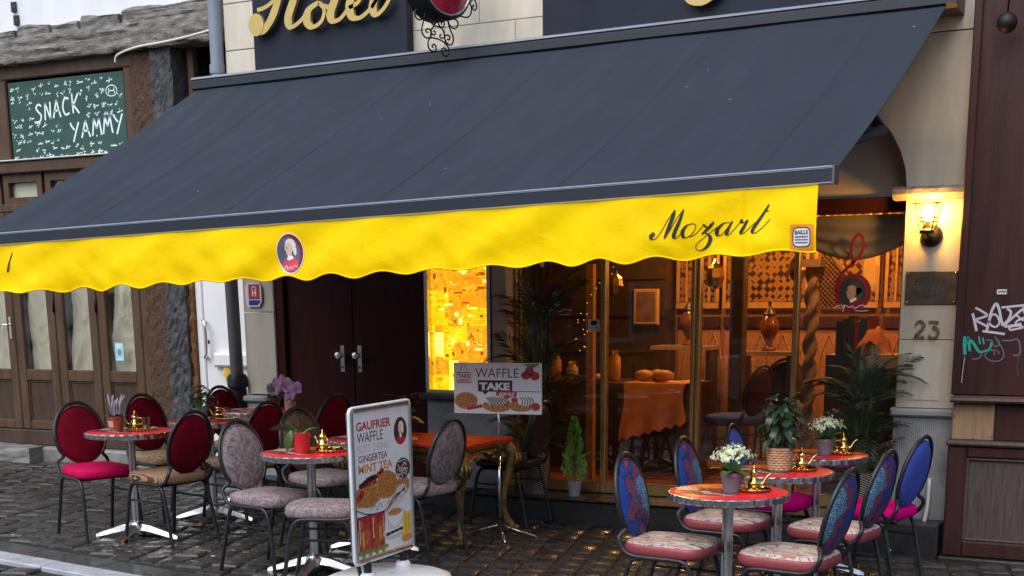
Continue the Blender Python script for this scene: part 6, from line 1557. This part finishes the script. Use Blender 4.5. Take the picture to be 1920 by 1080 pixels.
fs = thing('fretwork_screen', 'curved fretwork screen panel beside the twisted column', 'screen', (-2.72, 10.56, 1.62))
outl = [(-.14, 0), (.08, 0), (.15, .05), (.16, .13), (.1, .22), (.02, .29), (-.04, .38), (-.14, .5)]
MB().prism(outl, .02, .028).build('backing', M('fret_shadow', (.07, .03, .012), .8), fs)
MB().tube([(x, 0, z) for x, z in outl], .012, 6, closed=True).build('rim', gilt, fs)
fr_m = MB()
for k in range(-14, 24):
    for s in (1, -1):
        pts_ = []
        for j in range(60):
            t = j/59*.6; x = (-.14+t) if s == 1 else (.16-t); z = k*.035+t*1.0
            ins = False; n = len(outl)
            for i in range(n):
                (x0, z0), (x1, z1) = outl[i], outl[(i+1) % n]
                if (z0 > z) != (z1 > z) and x < (x1-x0)*(z-z0)/(z1-z0)+x0: ins = not ins
            if ins: pts_.append((x, .008, z))
        if len(pts_) > 2: fr_m.tube([pts_[0], pts_[-1]], .0045, 4)
tag(fr_m.build('lattice', gilt, fs), kind='stuff')
bl_ = thing('roman_blind', 'sagging grey fabric blind at the top of the right glass bay', 'blind', (-2.38, 9.67, 2.26))
MB().grid(lambda u, v: (-.345+.69*u, .012*math.sin(v*19)*(.4+v), -.0-(.2+.1*math.sin(math.pi*u))*v), 24, 20).build('fabric', M('grey_blind', (.4, .35, .3), .85, var=.15, scale=4), bl_, True)
cu_ = thing('curtain', 'dusty brown curtain hanging at the left end of the glass', 'curtain', (-4.86, 9.72, .25))
MB().grid(lambda u, v: (-.1+.2*u, .02*math.sin(u*22+v), 2.0*v), 30, 6).build('cloth', M('brown_curtain', (.2, .15, .11), .85, var=.15), cu_, True)
dr_ = thing('swag', 'brown swag sweeping across the top of the leftmost glass bay', 'curtain', (-4.6, 9.85, 2.27))
MB().grid(lambda u, v: (-.3+.75*u, .03*math.sin(v*15), -.05-(.28*(1-u)**1.3+.04)*v*1.6-.02*math.sin(v*9)), 20, 12).build('cloth', M('brown_swag', (.22, .1, .05), .8, var=.2), dr_, True)
gp_ = thing('gilt_post', 'gilt wooden post wound with fairy lights inside the left bay', 'post', (-4.62, 10.2, .232))
MB().box(-.03, .03, -.03, .03, 0, 1.75).build('post', gilt, gp_)
fl_ = glow('fairy_bulb', (1, .55, .2), 1.1)
bm = MB().ball((0, 0, 0), .0035, 6, 4).mesh('bulb', fl_)
r_ = random.Random(3)
fy = thing('fairy_lights', 'string of tiny warm fairy lights climbing the gilt post', 'string lights', (-4.62, 10.15, 1.2))
wire = []
for k in range(22):
    t = k/21; p_ = Vector((-.05+.04*math.sin(k*1.3), -.03, .1+.5*t*1.1)) if t < .6 else Vector((-.03+(t-.6)*.9, -.03, .46+(t-.6)*1.0))
    p_ += Vector((r_.uniform(-.02, .02), 0, r_.uniform(-.02, .02))); wire.append(p_); link('bulb', bm, fy, p_)
MB().tube(wire, .0015, 4).build('wire', mt['iron'], fy)
for lab, x, y, rz in (('dark upholstered chair inside behind the middle bay', -3.7, 11.2, 160), ('dark round backed chair inside at the back wall', -3.55, 12.0, -80)):
    c_ = chair(lab, x, y, rz, 'maroon_wood', 'blue_plain', None, 'chairs inside the cafe'); c_.location.z = .233; c_.rotation_euler = (0, 0, R(rz))
ob_ = thing('orange_cushion', 'bright orange draped cushion beside the beige pier inside the glass', 'cushion', (-2.33, 10.28, 1.29))
MB().grid(lambda u, v: (-.15+.3*u, -.06+.12*v, .2*math.sin(math.pi*min(1, u*1.15+.02))**.6*math.sin(math.pi*(.15+.7*v))+.012*math.sin(u*23+v*5)), 24, 10).build('cover', M('orange_fabric', (.9, .36, .06), .6, col2=(.85, .16, .04), scale=5), ob_, True)
pn = thing('side_cabinet', 'low dark cabinet inside the right bay carrying the orange cushion', 'cabinet', (-2.3, 10.36, .232)); MB().box(-.4, .3, -.14, .2, 0, 1.055).build('carcass', dk, pn); MB().box(-.1, .2, -.145, -.141, .96, 1.05).build('white_trim', mt['grey_print'], pn)
for k in range(6): MB().box(-.34+.045*k, -.3+.045*k, -.1, .05, 1.056, 1.3+.02*(k % 3)).build('book', flat('book_%d' % k, ((.02, .03, .07), (.05, .02, .02), (.03, .03, .03), (.25, .03, .02), (.02, .04, .06), (.3, .06, .02))[k]), pn)
# pictures, hanging lamps and crockery that crowd the room
for lab, x, z, w, h in (('small dark framed picture left of the gilt screens', -5.05, 1.62, .26, .34), ('small framed picture under the left gilt screen', -4.15, .98, .24, .3), ('small framed picture low behind the right bay', -2.75, 1.0, .26, .32)):
    f_ = thing('framed_picture', lab, 'picture', (x, 12.7 if x > -5 else 12.44, z)); MB().cham(-w/2, w/2, -.02, .02, -h/2, h/2, c=.012).build('frame', gilt, f_); MB().box(-w/2+.03, w/2-.03, -.022, -.0205, -h/2+.03, h/2-.03).build('canvas', M('dark_canvas', (.12, .06, .03), .6, var=.6, scale=9), f_)
for lab, x, y, z, s_ in (('brass lantern hanging left of the timber post', -4.1, 11.7, 1.8, 1), ('brass lantern hanging right of the timber post', -3.25, 11.3, 1.85, .9), ('brass lantern hanging near the counter', -4.75, 11.0, 1.75, .8)):
    f_ = thing('hanging_lantern', lab, 'lantern', (x, y, z)); f_.scale = (s_, s_, s_)
    MB().lathe([(.02, -.02), (.06, 0), (.085, .08), (.07, .16), (.03, .2), (.01, .24)], 8, wav=.03, wn=8).build('body', mt['brass'], f_); MB().tube([(0, 0, .24), (0, 0, 1.05/s_)], .004, 5).build('chain', mt['iron'], f_)
for k, (x, y) in enumerate(((-5.35, 11.05), (-5.22, 11.12), (-5.5, 11.1), (-4.85, 11.22), (-5.6, 11.0))):
    f_ = thing('glass_jar', ('tall sweet jar on the counter', 'squat sweet jar on the counter', 'dark sweet jar at the far end of the counter', 'amber jar beside the pastry plate', 'small jar at the very end of the counter')[k], 'jar', (x, y, .993)); h = (.22, .15, .2, .24, .12)[k]
    MB().lathe([(.045, 0), (.055, .02), (.055, h-.04), (.035, h-.02), (.035, h)], 14).build('glass', M('amber_glass_%d' % k, ((.3, .12, .03), (.4, .25, .1), (.06, .03, .02), (.5, .2, .04), (.3, .2, .12))[k], .12), f_, True, 50); MB().lathe([(.04, h), (.04, h+.02), (.01, h+.035)], 12).build('lid', mt['brass'], f_, True, 50)
# warm lamps in the room
for i, (lab, x, y, z, e) in enumerate((('brass pendant lamp over the counter', -4.5, 11.6, 2.45, 36), ('brass pendant lamp in front of the gilt screens', -3.3, 12.1, 2.5, 26), ('brass pendant lamp by the right wall', -2.35, 11.6, 2.35, 24), ('brass pendant lamp near the glass front', -2.7, 10.15, 2.5, 14))):
    l_ = thing('pendant_lamp', lab, 'lamp', (x, y, z), 0, 'pendant lamps inside the cafe')
    MB().lathe([(.02, .12), (.05, .1), (.11, .02), (.115, 0), (.108, 0), (.045, .09)], 20, caps=False).build('shade', mt['brass'], l_, True, 50)
    MB().ball((0, 0, .03), .035, 12, 8).build('bulb', glow('pendant_bulb', (1, .68, .3), 12), l_, True)
    MB().tube([(0, 0, .12), (0, 0, 2.9-z)], .004, 5).build('cord', mt['iron'], l_)
    d_ = bpy.data.lights.new('pendant_light', 'POINT'); d_.energy = e; d_.color = (1, .5, .16); d_.shadow_soft_size = .06
    q_ = bpy.data.objects.new('pendant_light', d_); COL.objects.link(q_); q_.parent = l_; q_.location = (0, 0, -.05)
lt = thing('gold_lantern', 'glowing gold lantern high behind the clef sticker', 'lamp', (-2.62, 11.2, 1.75))
MB().lathe([(.03, 0), (.06, .05), (.065, .2), (.04, .3), (.015, .34)], 8).build('shade', glow('gold_lantern_glow', (1, .42, .05), .22), lt)
MB().tube([(0, 0, .34), (0, 0, 1.14)], .004, 5).build('chain', mt['iron'], lt)

# ================================================================ ADDED HOUSE FRONT ACROSS THE STREET (unseen, limits low sky light)
op = thing('added_opposite_house', 'plain unseen house front added behind the viewer to limit low sky light', 'building', (-4, -3.2, 0))
MB().box(-14, 14, -.5, 0, -1, 4.4).build('wall', M('opposite_render', (.4, .36, .31), .8, var=.15, scale=2), op)  # height set by how much low sky light reaches the terrace
for k in range(9):
    for z in (.9,):
        x = -12.6+k*3.0
        f_ = MB().box(x, x+1.3, .001, .06, z, z+2.1).build('window', mt['white_door'], op)
        MB().box(x+.1, x+1.2, .061, .066, z+.1, z+2.0).build('window_pane', mt['navy'], f_)

# litter on the setts
rl = random.Random(23)
for k in range(9):
    x, y = rl.uniform(-7.6, -4.2), rl.uniform(6.55, 8.6)
    if k > 6: x, y = rl.uniform(-2.9, -2.0), rl.uniform(6.2, 6.4)
    m = MB().tube([(-.018, 0, .004), (.014, .003, .005)], .0038, 6) if k % 2 else MB().add([(-.014, -.01, .002), (.016, -.007, .006), (.012, .012, .003), (-.012, .011, .007)], [(0, 1, 2, 3)])
    tag(m.build('litter', mt['white_print'] if k % 3 else mt['label_print'], None, False, None, (x, y, gz(x)+.004), (0, 0, rl.uniform(0, 6))), 'tiny pale scrap of litter lying on the wet setts', 'litter', 'scraps of litter on the setts')
